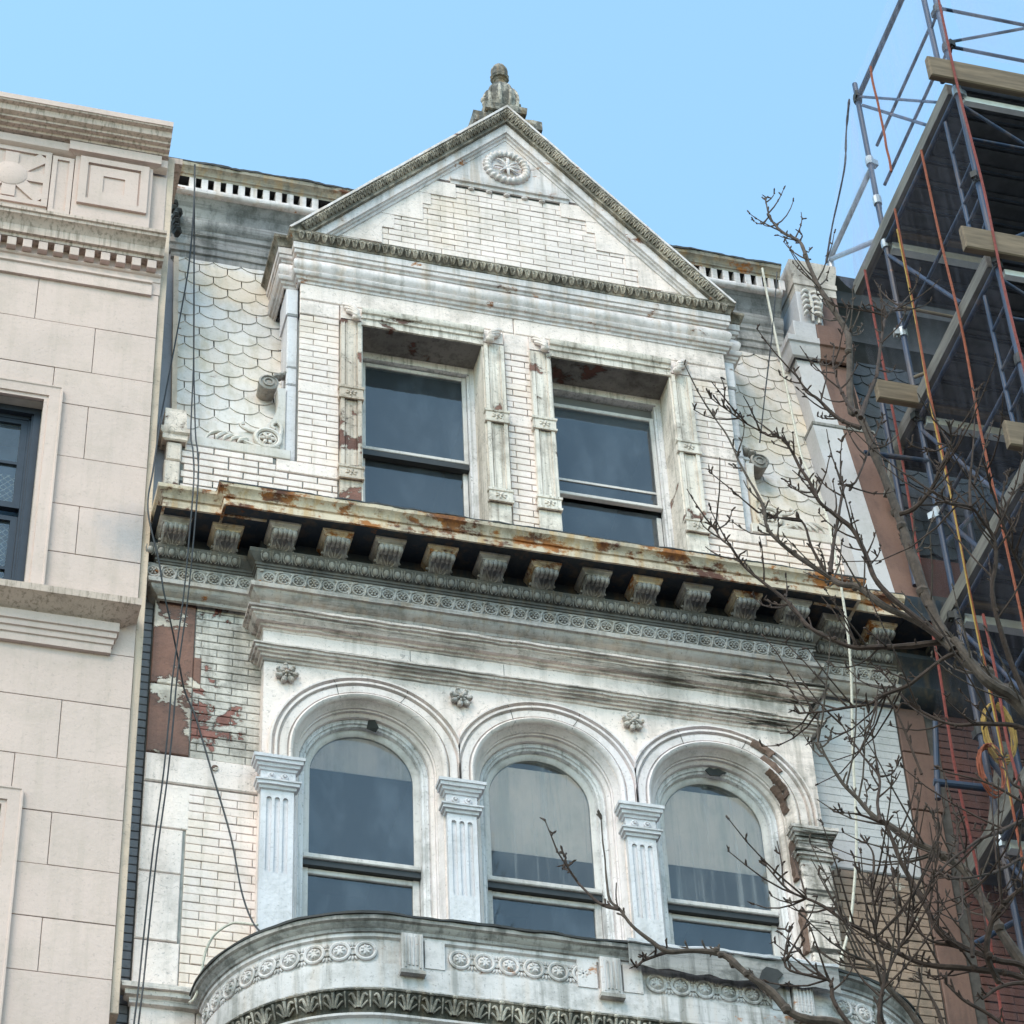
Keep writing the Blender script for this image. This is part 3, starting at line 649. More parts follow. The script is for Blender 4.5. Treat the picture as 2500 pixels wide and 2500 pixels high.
MB().cbox(-1.655, -.02, YG-.005, YG+.02, 17.495, 17.665, .008).put('lintel_course', M['stone'], at)
MB().cbox(-.016, 1.655, YG-.005, YG+.02, 17.495, 17.665, .008).put('lintel_course', M['stone'], at)
MB().cbox(-1.35, -.107, YG-.002, YG+.02, 17.445, 17.494, .004).put('lintel_course', M['stone'], at)
MB().cbox(.096, 1.345, YG-.002, YG+.02, 17.445, 17.494, .004).put('lintel_course', M['stone'], at)
# right flank base, mostly behind the tree
jr = MB(); bricks(None, 1.347, 2.47, 15.36, 15.68, YG, M['brick'], gap=.010, off=.1, joined=jr); bricks(None, 1.80, 2.47, 15.68, 15.805, YG, M['brick'], gap=.010, off=.1, joined=jr); jr.put('brickwork', M['brick'], at, smooth=0, kind='stuff')
MB().cbox(1.36, 1.80, YG-.004, YG+.02, 15.685, 15.80, .006).put('stone_course', M['stone'], at)
MB().cbox(1.70, 2.50, YG-.002, YG+.03, 15.808, 15.90, .006).put('sill_board', M['slate'], at)
# flaking corner blocks
MB().cbox(-2.585, -2.475, YG-.03, .3, 15.05, 15.60, .01).put('corner_block', M['flake'], at)
MB().cbox(-2.575, -2.470, YG-.03, .3, 15.605, 15.78, .01).put('corner_block', M['flake'], at)
q = MB().sweep([(-2.60,.2),(-2.60,YG-.04),(-2.45,YG-.04),(-2.45,.2)], [(0,15.78),(.012,15.79),(.012,15.83),(.028,15.845),(.028,15.885),(.005,15.90),(0,16.05),(-.02,16.10),(-.075,16.12)], PLAN, jit=.004, step=.03); q.put('corner_cap', M['flake'], at)
MB().box(-2.60, -2.45, YG-.03, .2, 15.785, 16.10).put('corner_block', M['flake'], at)

# casings, lintels, ears of the two attic windows
def casing(parent, x0, x1, mat):
    q = MB().box(x0, x1, -.006, YG+.02, 15.3, 17.32); q.box(x0, x0+.028, -.022, -.006, 15.80, 17.30); q.box(x1-.028, x1, -.022, -.006, 15.80, 17.30); q.box(x0+.040, x0+.046, -.012, -.006, 15.8, 17.3); q.box(x1-.046, x1-.040, -.012, -.006, 15.8, 17.3)
    o = q.put('casing', mat, parent, smooth=0)
    for z in (16.47, 15.67):
        MB().sweep([(x0-.003,.01),(x0-.003,-.022),(x1+.003,-.022),(x1+.003,.01)], [(0,z),(.012,z+.002),(.014,z+.020),(.006,z+.024),(.006,z+.100),(.014,z+.104),(.016,z+.124),(0,z+.126)], PLAN, jit=.001, step=.04).put('block', mat, o)
        b = MB()
        for i in range(6):
            a = i*pi/3+.3; b.ell(((x0+x1)/2+.030*cos(a),-.030,z+.062+.020*sin(a)), (.016,.008,.009), 6, 4, Matrix.Rotation(-a,3,'Y'))
        b.ell(((x0+x1)/2,-.031,z+.062), (.012,.011,.012), 7, 4); b.put('flower', mat, o)
    e = MB()                                               # twisted leaf console at the head
    for t in range(3):
        s = -1 if x0 > .5 or -.3 < x0 < 0 else 1
        xm = (x0+x1)/2
        e.tube(bez([(xm-s*.06+t*s*.012,-.02,17.46-t*.03),(xm-s*.02+t*s*.012,-.045,17.43-t*.03),(xm+s*.03,-.06,17.37-t*.02),(xm+s*.045,-.05,17.31)], 4), [.014,.018,.020,.020,.020,.021,.022,.022,.022,.020,.016,.010,.006], 7)
    e.ell((xm+s*.035,-.045,17.32), (.035,.03,.03), 9, 6); e.box(x0, x1, -.012, YG+.02, 17.325, 17.44); e.put('console', M['stone'], o)
    return o
for k, (x0, x1) in enumerate(((-1.20,-.27),(.24,1.19))):
    for a, b in ((x0-.153, x0),(x1, x1+.153)): casing(at, a, b, M['woodbare'] if a < -1 else M['woodb'])
    MB().sweep([(x0,.05),(x0,0),(x1,0),(x1,.05)][1:3], [(0,17.285),(.012,17.288),(.014,17.345),(.026,17.350),(.028,17.385),(.042,17.392),(.050,17.410),(.050,17.438),(0,17.44)], PLAN, jit=.0015, step=.05).put('lintel', M['woodb'], at)
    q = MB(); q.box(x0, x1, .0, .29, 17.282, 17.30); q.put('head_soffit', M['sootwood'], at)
    q = MB(); q.box(x0-.001, x0+.012, .0, .285, 15.0, 17.282); q.box(x1-.012, x1+.001, .0, .285, 15.0, 17.282); q.put('reveal', M['woodb'], at, smooth=0)
    fx0, fx1 = x0+.013, x1-.013
    q = MB(); q.box(fx0, fx0+.035, .245, .32, 15.0, 17.28); q.box(fx1-.035, fx1, .245, .32, 15.0, 17.28); q.box(fx0+.035, fx1-.035, .245, .32, 17.215, 17.28)
    q.box(fx0+.035, fx0+.05, .26, .32, 15, 17.21); q.box(fx1-.05, fx1-.035, .26, .32, 15, 17.21)
    w = q.put('window', M['wood'], H, smooth=0)
    gx0, gx1 = fx0+.052, fx1-.052
    top = (17.205, 17.10)[k]; mid = (16.325, 16.18)[k]
    q = MB(); q.cbox(gx0, gx0+.032, .278, .31, mid, top, .004); q.cbox(gx1-.032, gx1, .278, .31, mid, top, .004); q.cbox(gx0+.033, gx1-.033, .278, .31, top-.035, top, .004); q.cbox(gx0, gx1, .27, .311, mid-.032, mid-.001, .004)
    q.put('sash', M['sash'], w)
    pane(rect(gx0+.02, gx1-.02, mid, top-.02), .292, .296, M['glass'], w)
    if k == 0: MB().box(gx0-.01, gx1+.01, .275, .325, mid-.085, mid-.034).put('rail_gap', M['gapdark'], w)  # dark strip below the upper sash, gap shade put into its colour
    else:
        MB().box(gx0+.02, gx1-.02, .284, .291, 16.30, 16.32).put('glazing_bar', M['sash'], w)
        MB().box(gx0, gx1, .315, .325, 16.98, 17.21).put('blind', M['room'], w)
    lt = mid-.036 if k == 0 else 16.1
    q = MB(); q.cbox(gx0, gx0+.036, .32, .352, 15.0, lt, .004); q.cbox(gx1-.036, gx1, .32, .352, 15.0, lt, .004); q.box(gx0+.01, gx1-.01, .325, .35, 14.95, 15.05); q.put('sash', M['sash'], w)
    if k == 0: pane(rect(gx0+.02, gx1-.02, 15.0, lt), .334, .338, M['glass'], w)
    else: pane(rect(gx0+.02, gx1-.02, 15.0, mid-.05), .334, .338, M['glass'], w)
    r = MB(); r._a([(x0-.1,.42,14.9),(x1+.1,.42,14.9),(x1+.1,2.4,14.9),(x0-.1,2.4,14.9),(x0-.1,.42,17.5),(x1+.1,.42,17.5),(x1+.1,2.4,17.5),(x0-.1,2.4,17.5)], [(1,2,6,5),(2,3,7,6),(3,0,4,7),(4,5,6,7),(3,2,1,0)])
    r.put('interior', M['room'], w, smooth=0)
    MB().box(x0+.3, x1-.1, 1.9, 1.95, 15.6, 16.6).put('interior', M['blind'], w)

# dormer cheeks with their narrow pilasters
for s in (-1, 1):
    q = MB(); q.box(*sorted((s*1.56, s*1.652)), .035, 1.1, 15.0, 17.70)
    ck = q.put('dormer_cheek', M['stone'], H, smooth=0)
    q = MB(); q.cbox(*sorted((s*1.653, s*1.735)), .075, .30, 15.1, 16.62, .01); q.cbox(*sorted((s*1.653, s*1.735)), .075, .30, 16.625, 16.80, .01); q.cbox(*sorted((s*1.653, s*1.735)), .075, .30, 16.805, 17.35, .01); q.cbox(*sorted((s*1.653, s*1.748)), .065, .31, 17.355, 17.64, .012)
    q.put('cheek_pilaster', M['pil'], ck)
    # scroll buttress: upper volute, sweep, lower volute with a flower, leaf tail
    v = MB(); cx, cz_ = 1.86, 16.62
    MY = Matrix.Rotation(pi/2, 3, 'X')
    v.lathe([(.05,-.20),(.062,-.16),(.066,-.05),(.072,.03),(.074,.05),(.060,.056),(.056,.045),(.044,.045),(.040,.056),(.030,.056),(.026,.045),(.012,.05)], 18, (s*cx,.13,cz_), MY)
    for t in range(3): v.ell((s*(cx-.05-.035*t), .10+.01*t, cz_+.07+.03*t), (.035,.045,.022), 8, 5, Matrix.Rotation(s*(.5+.3*t),3,'Y'))
    v.put('volute', M['orn'], ck)
    b = MB(); c = [(1.80,16.52),(1.755,16.40),(1.75,16.26),(1.765,16.14),(1.80,16.06)]
    ou = bez([(p[0],p[1],0) for p in [(1.80,16.56),(1.79,16.42),(1.81,16.28),(1.87,16.16),(1.97,16.08),(2.06,16.05)]], 5)
    pts = [(s*p.x, p.y) for p in ou]+[(s*2.08,15.99),(s*2.0,15.93),(s*1.737,15.93),(s*1.737,16.56)]
    b.ext(pts if s > 0 else pts[::-1], .065, .16); b.put('buttress', M['slate'], ck)
    l = MB(); LC = (s*1.862,.052,16.015)
    l.torus(LC, .088, .017, 22, 7, .9); l.torus((LC[0],.058,LC[2]), .062, .008, 18, 5)
    for i in range(6):
        a = i*pi/3; l.ell((LC[0]+.036*cos(a),.052,LC[2]+.036*sin(a)), (.022,.014,.016), 7, 4, Matrix.Rotation(-a,3,'Y'))
    l.ell((LC[0],.040,LC[2]), (.017,.018,.017), 8, 5)
    l.tube(bez([(s*1.78,.06,15.95),(s*1.87,.06,15.915),(s*1.98,.06,15.935),(s*2.10,.062,15.995),(s*2.20,.064,16.02),(s*2.27,.066,15.985),(s*2.30,.066,15.93)], 5), [.018]*15+[.016]*10+[.012]*6, 7)
    for t in range(4): l.tube(bez([(s*(2.00+.055*t),.062,15.985+.01*t),(s*(2.05+.055*t),.052,15.96),(s*(2.075+.05*t),.05,15.925)], 4), [.016,.017,.018,.018,.018,.016,.013,.009,.004], 6)
    l.tube(bez([(s*1.95,.06,16.06),(s*2.02,.055,16.075),(s*2.06,.055,16.11),(s*2.03,.055,16.13)], 4), .012, 6)
    l.tube(bez([(s*1.775,.06,16.03),(s*1.765,.055,16.14),(s*1.80,.055,16.19),(s*1.835,.055,16.15),(s*1.81,.055,16.12)], 4), .014, 6)
    l.put('scroll_leaf', M['slate'], ck)

# ---- pediment ---------------------------------------------------------------
pp = [(-1.76,.75),(-1.76,.10),(-1.66,.10),(-1.66,YG),(1.66,YG),(1.66,.10),(1.76,.10),(1.76,.75)]
PE = MB().sweep(pp, [(0,17.655),(.012,17.660),(.014,17.682),(.028,17.690),(.034,17.712),(.048,17.718),(.060,17.740),(.060,17.752),(.016,17.760)], PLAN, jit=.0012).put('pediment', M['metal'], H)
MB().sweep(pp, [(.014,17.755)]+[(.022+.036*sin(pi*i/8), 17.762+.155*i/8) for i in range(9)]+[(.020,17.922),(.014,17.925)], PLAN, jit=.001).put('pulvinated_frieze', M['metal'], PE)
MB().sweep(pp, [(.018,17.922),(.030,17.926),(.034,17.944),(.050,17.952),(.054,17.972),(.052,17.985),(.062,17.990),(.064,18.052),(.056,18.058),(.05,18.06)], PLAN, jit=.001).put('corona', M['metal'], PE)
MB().sweep(pp, [(.05,18.056),(.066,18.060),(.070,18.074),(.070,18.086),(.088,18.118),(.100,18.128),(.104,18.150),(.02,18.157)], PLAN, jit=.0016, step=.04).put('leaf_moulding', M['mossbed'], PE)
RA = atan2(19.95+.15-18.157, 1.762); cr, sr = cos(RA), sin(RA)
AX = (0, 20.10)
rp = [(-1.762, 18.152), AX, (1.762, 18.152)]
def rake(prof, mat, name, **k):
    return MB().sweep(rp, prof, FRONT, sgn=-1, jit=.0014, step=.05, **k).put(name, mat, PE)
cut = lambda x: Vector((x.x, x.y, max(x.z, 18.150)))
rake([(-.01,.40),(.004,-.05),(.004,-.088),(-.016,-.090),(-.02,-.084),(-.045,-.072),(-.075,-.052),(-.088,-.050),(-.090,-.058),(-.102,-.058),(-.106,-.048),(-.106,.0)], M['mossbed'], 'raking_leaf_moulding', fn=cut)
rake([(-.104,.0),(-.106,-.030),(-.170,-.026),(-.174,-.008),(-.186,-.004),(-.192,.012),(-.210,.016),(-.216,.034),(-.216,.06)], M['metal'], 'raking_cornice', fn=cut)
rake([(-.002,.2),(.008,-.085),(.008,-.096),(-.012,-.097),(-.014,-.085)], M['metal'], 'raking_fillet', fn=cut)
# leaf relief on the mouldings: rows of small tongues
tg = MB()
for s in (-1, 1): tg.ell((s*.019,-.006,.020), (.006,.007,.012), 6, 4)
for s in (-1, 1): tg.tube(bez([(s*.004,-.004,.034),(s*.014,-.012,.012),(s*.010,-.010,-.014),(s*.002,-.004,-.030)], 3), [.004,.005,.007,.007,.007,.007,.007,.006,.005,.004], 5)
tg.ell((0,-.006,.0), (.006,.008,.024), 6, 5); tgm = tg.mesh('leaf', M['mossleaf'])
L = sqrt(1.762**2+(20.10-18.152)**2)
for s in (-1, 1):
    n = 60
    for i in range(n):
        t = (i+.8)/(n+1); d = .047
        x = s*(-1.762+1.762*t)+s*d*sr*1.0; z = 18.152+(20.10-18.152)*t-d*cr
        if z < 18.19: continue
        link('leaf', tgm, PE, (x,-.070,z), (.75, -s*RA, 0))
for i in range(58):
    x = -1.70+3.40*(i+.5)/58; link('leaf', tgm, PE, (x, YG-.088, 18.102), (.5,0,0))
# tympanum
YT = .035
ty = MB().ext([(-1.36,18.14),(1.36,18.14),(0,19.82)], YT+.012, .3).put('tympanum', M['mortarlight'], PE, smooth=0)
def tin(x): return 19.80-abs(x)*1.105
steps = []
bricks(ty, -1.36, 1.36, 18.16, 19.115, YT, M['brick'], gap=.005, off=.15, inside=lambda a, b, z: tin(min(abs(a),abs(b))) > z+.06)
for s in (-1, 1):                                          # stepped corner stones
    z = 18.16; i = 0
    while z < 19.13:
        h = (.13,.19,.16,.20)[i%4]; z1 = min(z+h, 19.14); zi = (z+z1)/2
        xo = lambda zz: (19.80-zz)/1.105
        xi = max(.40, min(xo(z1)-.12-.05*(i%2), 1.2)); 
        pts = [(s*xi, z+.003), (s*xo(z+.003), z+.003), (s*xo(z1), z1), (s*xi, z1)]
        if xo(z1) > xi: MB().ext(pts if s > 0 else pts[::-1], YT-.007-.002*(i%2), YT+.02).put('kneeler_stone', M['stone'], ty, smooth=0)
        z = z1; i += 1
MB().ext([(-.56,19.165),(.56,19.165),(0,19.80)], YT-.012, YT+.02).put('panel', M['metal'], ty, smooth=0)
MB().sweep([(-.47,YT),(.50,YT)], [(0,19.135),(.012,19.14),(.014,19.17),(.030,19.178),(.032,19.20),(0,19.208)], PLAN, jit=.0008).put('shelf', M['metal'], ty)
for i in range(5): link('bead', (bpy.data.meshes.get('bead') or MB().ell((0,0,0),(.028,.020,.016),9,5).mesh('bead', M['metal'])), ty, (-.30+.145*i, YT-.006, 19.115))
md = MB(); MC = (0,YT-.02,19.44); nu = 132; vs = []
for i in range(nu):                                        # roped ring
    a = 2*pi*i/nu
    for j in range(8):
        b = 2*pi*j/8; rr = .034*(1+.20*cos(24*a+b*1.0)); q_ = .160+rr*cos(b)
        vs.append((MC[0]+q_*cos(a), MC[1]+rr*.9*sin(b), MC[2]+q_*sin(a)))
md._a(vs, [(i*8+j, ((i+1)%nu)*8+j, ((i+1)%nu)*8+(j+1)%8, i*8+(j+1)%8) for i in range(nu) for j in range(8)])
mdo = md.put('medallion', M['metal'], ty, smooth=60)
MB().lathe([(.150,.0),(.140,-.012),(.08,-.018),(.01,-.02)], 28, (MC[0],YT-.016,MC[2]), Matrix.Rotation(pi/2,3,'X')).put('dish', M['metal'], mdo)
lf = MB()
for i in range(9):
    a = radians(-170+i*42.5 if i < 8 else 90); e = .105
    lf.tube(bez([(0,YT-.030,MC[2]-.012),(.05*cos(a),YT-.042,MC[2]+.05*sin(a)-.005),(e*cos(a),YT-.036,MC[2]+e*sin(a)+.010*(1 if sin(a)<0 else -1)),(e*1.12*cos(a+.18),YT-.026,MC[2]+e*1.1*sin(a+.18))], 4), [.010,.012,.013,.013,.013,.012,.011,.010,.009,.008,.007,.005,.003], 6)
lf.ell((0,YT-.035,MC[2]-.012), (.024,.018,.022), 9, 5); lf.put('palmette', M['metal'], mdo)
# gable roof and finial
MB().ext([(-1.74,18.14),(1.74,18.14),(0,20.06)], .31, 3.2).put('gable_roof', M['lead'], H, smooth=0)
FY = .21
fb = MB(); fb.sweep([(-.22,.50),(-.22,.065),(.30,.065),(.30,.50)], [(0,19.745),(0,20.015),(.03,20.025),(.03,20.135),(0,20.150),(-.22,20.155)], PLAN, jit=.005, step=.04)
fo = fb.put('finial', M['finial'], H)
q = MB(); q.sweep([(-.11,.42),(-.11,.09),(.19,.09),(.19,.42)], [(0,20.145),(0,20.235),(.025,20.245),(.03,20.320),(0,20.330),(-.11,20.335)], PLAN, jit=.004, step=.04); q.put('pedestal', M['finial'], fo)
u = MB(); u.lathe([(.085,20.325),(.10,20.345),(.115,20.395),(.132,20.475),(.137,20.555),(.130,20.635),(.108,20.705),(.075,20.765),(.052,20.795),(.046,20.835),(.062,20.855),(.05,20.860)], 40, (.042,FY,-.05), lobes=10, amp=.05); u.put('urn', M['finial'], fo)
u = MB(); u.lathe([(.045,20.855),(.072,20.870),(.080,20.895),(.070,20.920),(.072,20.965),(.066,21.010),(.048,21.045),(.022,21.063),(.004,21.065)], 24, (.042,FY,-.05), lobes=10, amp=.05); u.put('bud', M['finial'], fo)
u = MB()
for i in range(10):
    a = 2*pi*i/10; c, s_ = cos(a), sin(a)
    u.tube(bez([(.042+.110*c,FY+.110*s_,20.315),(.042+.146*c,FY+.146*s_,20.455),(.042+.142*c,FY+.142*s_,20.565),(.042+.112*c,FY+.112*s_,20.655)], 4), [.010,.014,.016,.017,.017,.016,.015,.014,.013,.012,.010,.008,.005], 6)
for s_ in (-1, 1): u.ell((.042+s_*.150,FY,20.515), (.026,.03,.03), 7, 5)
u.put('leaf_ribs', M['mossy'], fo)

# ---- mansard with scalloped slates ------------------------------------------
def slates(parent, x0, x1, mat, back, Z0=15.90, Z1=18.46, Y0=.10, Y1=.60, wd=.2165, ex=.1525):
    sl_ = MB().prism([(x0,Y0+.018-.5*(Y1-Y0)/(Z1-Z0),Z0-.5),(x1,Y0+.018-.5*(Y1-Y0)/(Z1-Z0),Z0-.5),(x1,Y1+.018+.3*(Y1-Y0)/(Z1-Z0),Z1+.3),(x0,Y1+.018+.3*(Y1-Y0)/(Z1-Z0),Z1+.3)], (0,.12,.02)).put('mansard', back, parent, smooth=0)
    T = Vector((0, Y1-Y0, Z1-Z0)); Lm = T.length; T.normalize(); tilt = atan2(Y1-Y0, Z1-Z0)
    def shape(a, b):                                       # clipped slate: a,b in local x, tail at 0
        pts = []; w2 = wd/2-.0035
        tail = [(-w2,.058),(-.064,.017),(-.030,.002),(.012,.0),(.040,.004),(.070,.020),(w2,.058)]
        poly = [(-w2,.225)]+tail+[(w2,.225)]
        return poly
    full = shape(0,0); cache = {}
    r = 0; z = 0.0
    while z < Lm+.06:
        x = x0-wd*(.25 if r % 2 else .75)
        while x < x1:
            cx = x+wd/2; lo, hi = max(x0, x)-cx, min(x1, x+wd)-cx; x += wd
            if hi-lo < .03: continue
            key = (round(lo,3), round(hi,3))
            if key not in cache:
                pts = []
                for px, pz in full: pts.append((min(max(px, lo+.001), hi-.001), pz))
                cache[key] = MB().ext(pts, -.009, .0).mesh('slate', mat, smooth=0)
            p = Vector((cx, Y0, Z0))+T*z
            o = link('slate', cache[key], sl_, p+Vector((0,-.006,0)), (-tilt-.045+rng.uniform(-.012,.006), rng.uniform(-.014,.014), 0))
        z += ex; r += 1
    return sl_
ms = slates(H, -2.50, -1.66, M['slate'], M['slateback'])
slates(H, 1.66, 2.42, M['slate'], M['slateback'])
def rakebox(x0, x1, o, d=.09, z0=15.7, z1=18.5):
    y = lambda z: .10+(z-15.9)*.1953
    return MB().prism([(x0,y(z0)-o,z0),(x1,y(z0)-o,z0),(x1,y(z1)-o,z1),(x0,y(z1)-o,z1)], (0,d,0))
rakebox(-2.535, -2.497, .012).put('edge_trim', M['tan'], ms, smooth=0)
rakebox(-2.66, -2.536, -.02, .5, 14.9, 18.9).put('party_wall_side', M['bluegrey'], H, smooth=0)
# roof cornice
M['gutter'] = paint('stained gutter', (.42,.39,.31), (.30,.285,.235), .6, (.06,.05,.035), .5, .4, rust=.45, crack=0, bump=.5, hs=.3)
rc = [(-2.505,1.1),(-2.505,.62),(2.42,.62)]
RC = MB().sweep(rc, [(.0,18.31),(.035,18.315),(.040,18.345),(.052,18.355),(.056,18.41),(.068,18.42),(.072,18.475),(.084,18.487),(.086,18.53),(.070,18.54),(.072,18.60),(.086,18.615),(.090,18.66),(.104,18.675),(.118,18.72),(.116,18.765),(.08,18.79)], PLAN, jit=.003).put('roof_cornice', M['roofmetal'], H)
MB().sweep(rc, [(.07,18.785),(.072,18.80),(.080,18.86),(.105,18.93),(.145,18.980),(.152,18.988)], PLAN, jit=.0012).put('cove', M['roofmetal'], RC)
MB().sweep(rc, [(.145,18.982),(.170,18.988),(.184,19.00),(.189,19.02),(.184,19.045),(.170,19.058),(.10,19.064)], PLAN, jit=.0016).put('torus', M['metal'], RC)
MB().sweep(rc, [(.085,19.06),(.085,19.19)], PLAN, jit=0, cap=False).put('slot_back', M['gapdark'], RC)  # slot back coloured near-black as shade behind the dentils
MB().sweep(rc, [(.08,19.184),(.164,19.185)], PLAN, jit=0, cap=False).put('slot_shade', M['gapdark'], RC)  # added dark sheet under the gutter, paints the shade of the slots
dm = MB().cbox(-.026,.026,-.075,.0,-.060,.062,.004).mesh('dentil', M['metal'])
for i in range(51):
    x = -2.44+.0975*i
    if -1.45 < x < 1.45: continue
    link('dentil', dm, RC, (x, .62-.092, 19.122), (0,0,rng.uniform(-.05,.05)))
MB().sweep(rc, [(.163,19.186),(.165,19.180),(.170,19.20),(.182,19.206),(.186,19.222),(.205,19.245),(.225,19.255),(.232,19.285),(.05,19.30)], PLAN, jit=.002).put('gutter', M['gutter'], RC)
MB().sweep(rc, [(.222,19.283),(.238,19.284),(.236,19.305),(.20,19.318),(-.2,19.33)], PLAN, jit=.007, step=.03).put('flashing', M['lead'], RC)
# ragged left end of the roof cornice
q = MB(); 
for i in range(16):
    z = 18.45+i*.056; q.ell((-2.555+rng.uniform(-.015,.02), .42+.012*i+rng.uniform(-.03,.03), z), (.035,.06,.035), 6, 4)
q.put('decayed_end', M['lead'], RC)
# right end: cap block, console and sloping party pier, painted in two halves
for nm, xa, xb, mt in (('party_pier',2.42,2.615,M['greyrender']),('party_pier',2.616,2.86,M['brownpaint'])):
    Q = rakebox(xa, xb, .16, .3, 15.1, 18.25).put(nm, mt, H, smooth=0)
    L_ = xa < 2.5
    MB().sweep([(2.40 if L_ else 2.616,.9),(2.40 if L_ else 2.616,.36),(2.615 if L_ else 2.86,.36),(2.615 if L_ else 2.86,.9)][(0 if L_ else 1):(3 if L_ else 4)], [(0,18.16),(.02,18.17),(.035,18.24),(.04,18.30),(.055,18.31),(.055,18.37),(.0,18.39)], PLAN, jit=.001).put('pier_cap', mt, Q)
    MB().cbox(xa+.002, xb, .33, .9, 18.39, 18.57, .006).put('pier_neck', mt, Q)
for xa, xb, mt in ((2.375,2.615,M['greyrender']),(2.616,2.875,M['brownpaint'])):
    Q2 = rakebox(xa, xb, .19, .2, 15.1, 17.20).put('party_pier', mt, H, smooth=0)
    y_ = .10+(17.2-15.9)*.1953-.19
    MB().cbox(xa-.004, xb+(.004 if xb > 2.7 else 0), y_-.008, y_+.2, 17.20, 17.235, .003).put('pier_flashing', M['roofmetal'], Q2)
RCe = MB().cbox(2.50, 2.70, .36, .9, 18.56, 18.97, .006).put('console', M['greyrender'], H)
q = MB()
for t in range(5):
    z = 18.90-.062*t
    for x0_, s_ in ((2.60,-1),(2.605,1)):
        q.tube(bez([(x0_,.345,z+.03),(x0_+s_*.030,.315,z+.036),(x0_+s_*.062,.305,z+.012),(x0_+s_*.074,.325,z-.016)], 3), [.010,.014,.017,.018,.018,.017,.016,.014,.010,.006], 6)
q.tube([(2.60,.335,18.95),(2.602,.315,18.80),(2.602,.335,18.60)], [.014,.018,.012], 7)
q.tube(bez([(2.685,.30,18.95),(2.69,.31,18.85),(2.67,.335,18.72),(2.66,.35,18.60)], 4), .018, 6); q.put('acanthus', M['slate'], RCe)
q = MB().cbox(2.705, 2.86, .37, .9, 18.56, 18.97, .006); q.put('console_side', M['brownpaint'], RCe)
q = MB().sweep([(2.51,1.0),(2.51,.38),(2.85,.38),(2.85,1.0)], [(0,18.97),(.01,18.975),(.01,19.06),(.02,19.065),(.02,19.12),(.012,19.13),(.03,19.24),(.035,19.29),(.035,19.34),(0,19.35)], PLAN, jit=.001); q.put('cap_block', M['capstone'], RCe)
MB().box(2.515,2.845,.385,1.0,18.97,19.345).put('cap_core', M['capstone'], RCe)
# body of the house behind the front
MB().box(-2.56, 2.56, 2.45, 9, .14, 18.0).put('house_body', M['brickred'], H, smooth=0)
MB().box(-2.56, 2.56, .75, 9, 18.75, 18.95).put('flat_roof', M['lead'], H, smooth=0)
for s in (-1, 1): MB().box(*sorted((s*2.45, s*2.555)), 1.0, 9, .14, 18.4).put('side_wall', M['brickred'], H, smooth=0)

# ---- bow balcony ---------------------------------------------------------
BX, BY0, BR = 1.24, -.11, .955
def bow(o=0, n=22):
    r = BR+o
    return [(-BX+r*cos(a), BY0-r*sin(a)*1.0) for a in [pi-(pi/2)*i/n for i in range(n+1)]]+[(BX+r*cos(a), BY0-r*sin(a)) for a in [pi/2-(pi/2)*i/n for i in range(n+1)]]
BP = bow()
def bowsweep(prof, mat, name, parent, jit=.001, **k): return MB().sweep(BP, prof, PLAN, jit=jit, step=.06, cap=False, **k).put(name, mat, parent)
BA = bowsweep([(-.02,10.70),(.008,10.71),(.012,10.735),(.0,10.745),(0,10.80),(.0,10.88)], M['balc'], 'balcony', H)
bowsweep([(0,10.878),(0,10.895)], M['balc'], 'panel_rail', BA); bowsweep([(.0,10.895),(-.016,10.905),(-.016,11.065),(.0,11.075),(.0,11.10)], M['balc'], 'panel_recess', BA)
bowsweep([(0,11.098),(.012,11.102),(.016,11.120),(.034,11.135),(.040,11.150),(.056,11.158),(.058,11.182),(.04,11.188)], M['roofmetal'], 'balcony_cornice', BA, .0015)
bowsweep([(.050,11.180),(.066,11.182),(.066,11.197),(.03,11.206),(-.20,11.215),(-.9,11.23)], M['lead'], 'coping', BA, .007)
bowsweep([(-.02,10.70),(.05,10.698),(.055,10.682),(.045,10.675),(.035,10.64),(.012,10.585),(.006,10.56)], M['mossdark'], 'leaf_cornice', BA, .0015)
bowsweep([(.006,10.562),(.02,10.555),(.02,10.54),(.0,10.53),(-.012,10.50),(-.012,10.40)], M['balc'], 'lower_moulding', BA)
bowsweep([(-.02,10.40),(-.03,10.38),(-.30,10.37)], M['navy'], 'bay_head', BA)
bowsweep([(-.25,.14),(-.25,10.38)], M['stone'], 'bay_front', BA)
MB().ext([(-2.0,10.2),(2.0,10.2),(2.0,11.15),(-2.0,11.15)], -.09, -.085).put('balcony_floor', M['lead'], BA)
# positions along the bow
def along(s):                                              # s: arc length from the middle, returns point and heading
    L = BX; sg = 1 if s >= 0 else -1; a = abs(s)
    if a <= L: return (s, BY0-BR, 0.)
    th = (a-L)/BR; return (sg*(BX+BR*sin(th)), BY0-BR*cos(th), sg*th)
disc = MB(); MX = Matrix.Rotation(pi/2,3,'X')
disc.lathe([(.064,0),(.064,.012),(.056,.016),(.046,.012),(.044,.002)], 20, (0,0,0), MX)
disc.lathe([(.042,.002),(.036,.012),(.022,.020),(.006,.022)], 14, (0,0,0), MX)
for i in range(7):
    a = i*2*pi/7; disc.ell((.022*cos(a),-.020,.022*sin(a)), (.013,.007,.007), 6, 4, Matrix.Rotation(-a,3,'Y'))
dmesh = disc.mesh('disc', M['balc'])
rng_ = MB(); rng_.lathe([(.026,0),(.026,.010),(.018,.013),(.012,.004)], 12, (0,0,0), MX)
for s in (-1, 1):
    for t in (-1, 0, 1): rng_.ell((t*.018,-.004,s*.046), (.008,.007,.016), 6, 4, Matrix.Rotation(t*.5*s,3,'Y'))
rmesh = rng_.mesh('ring', M['balc'])
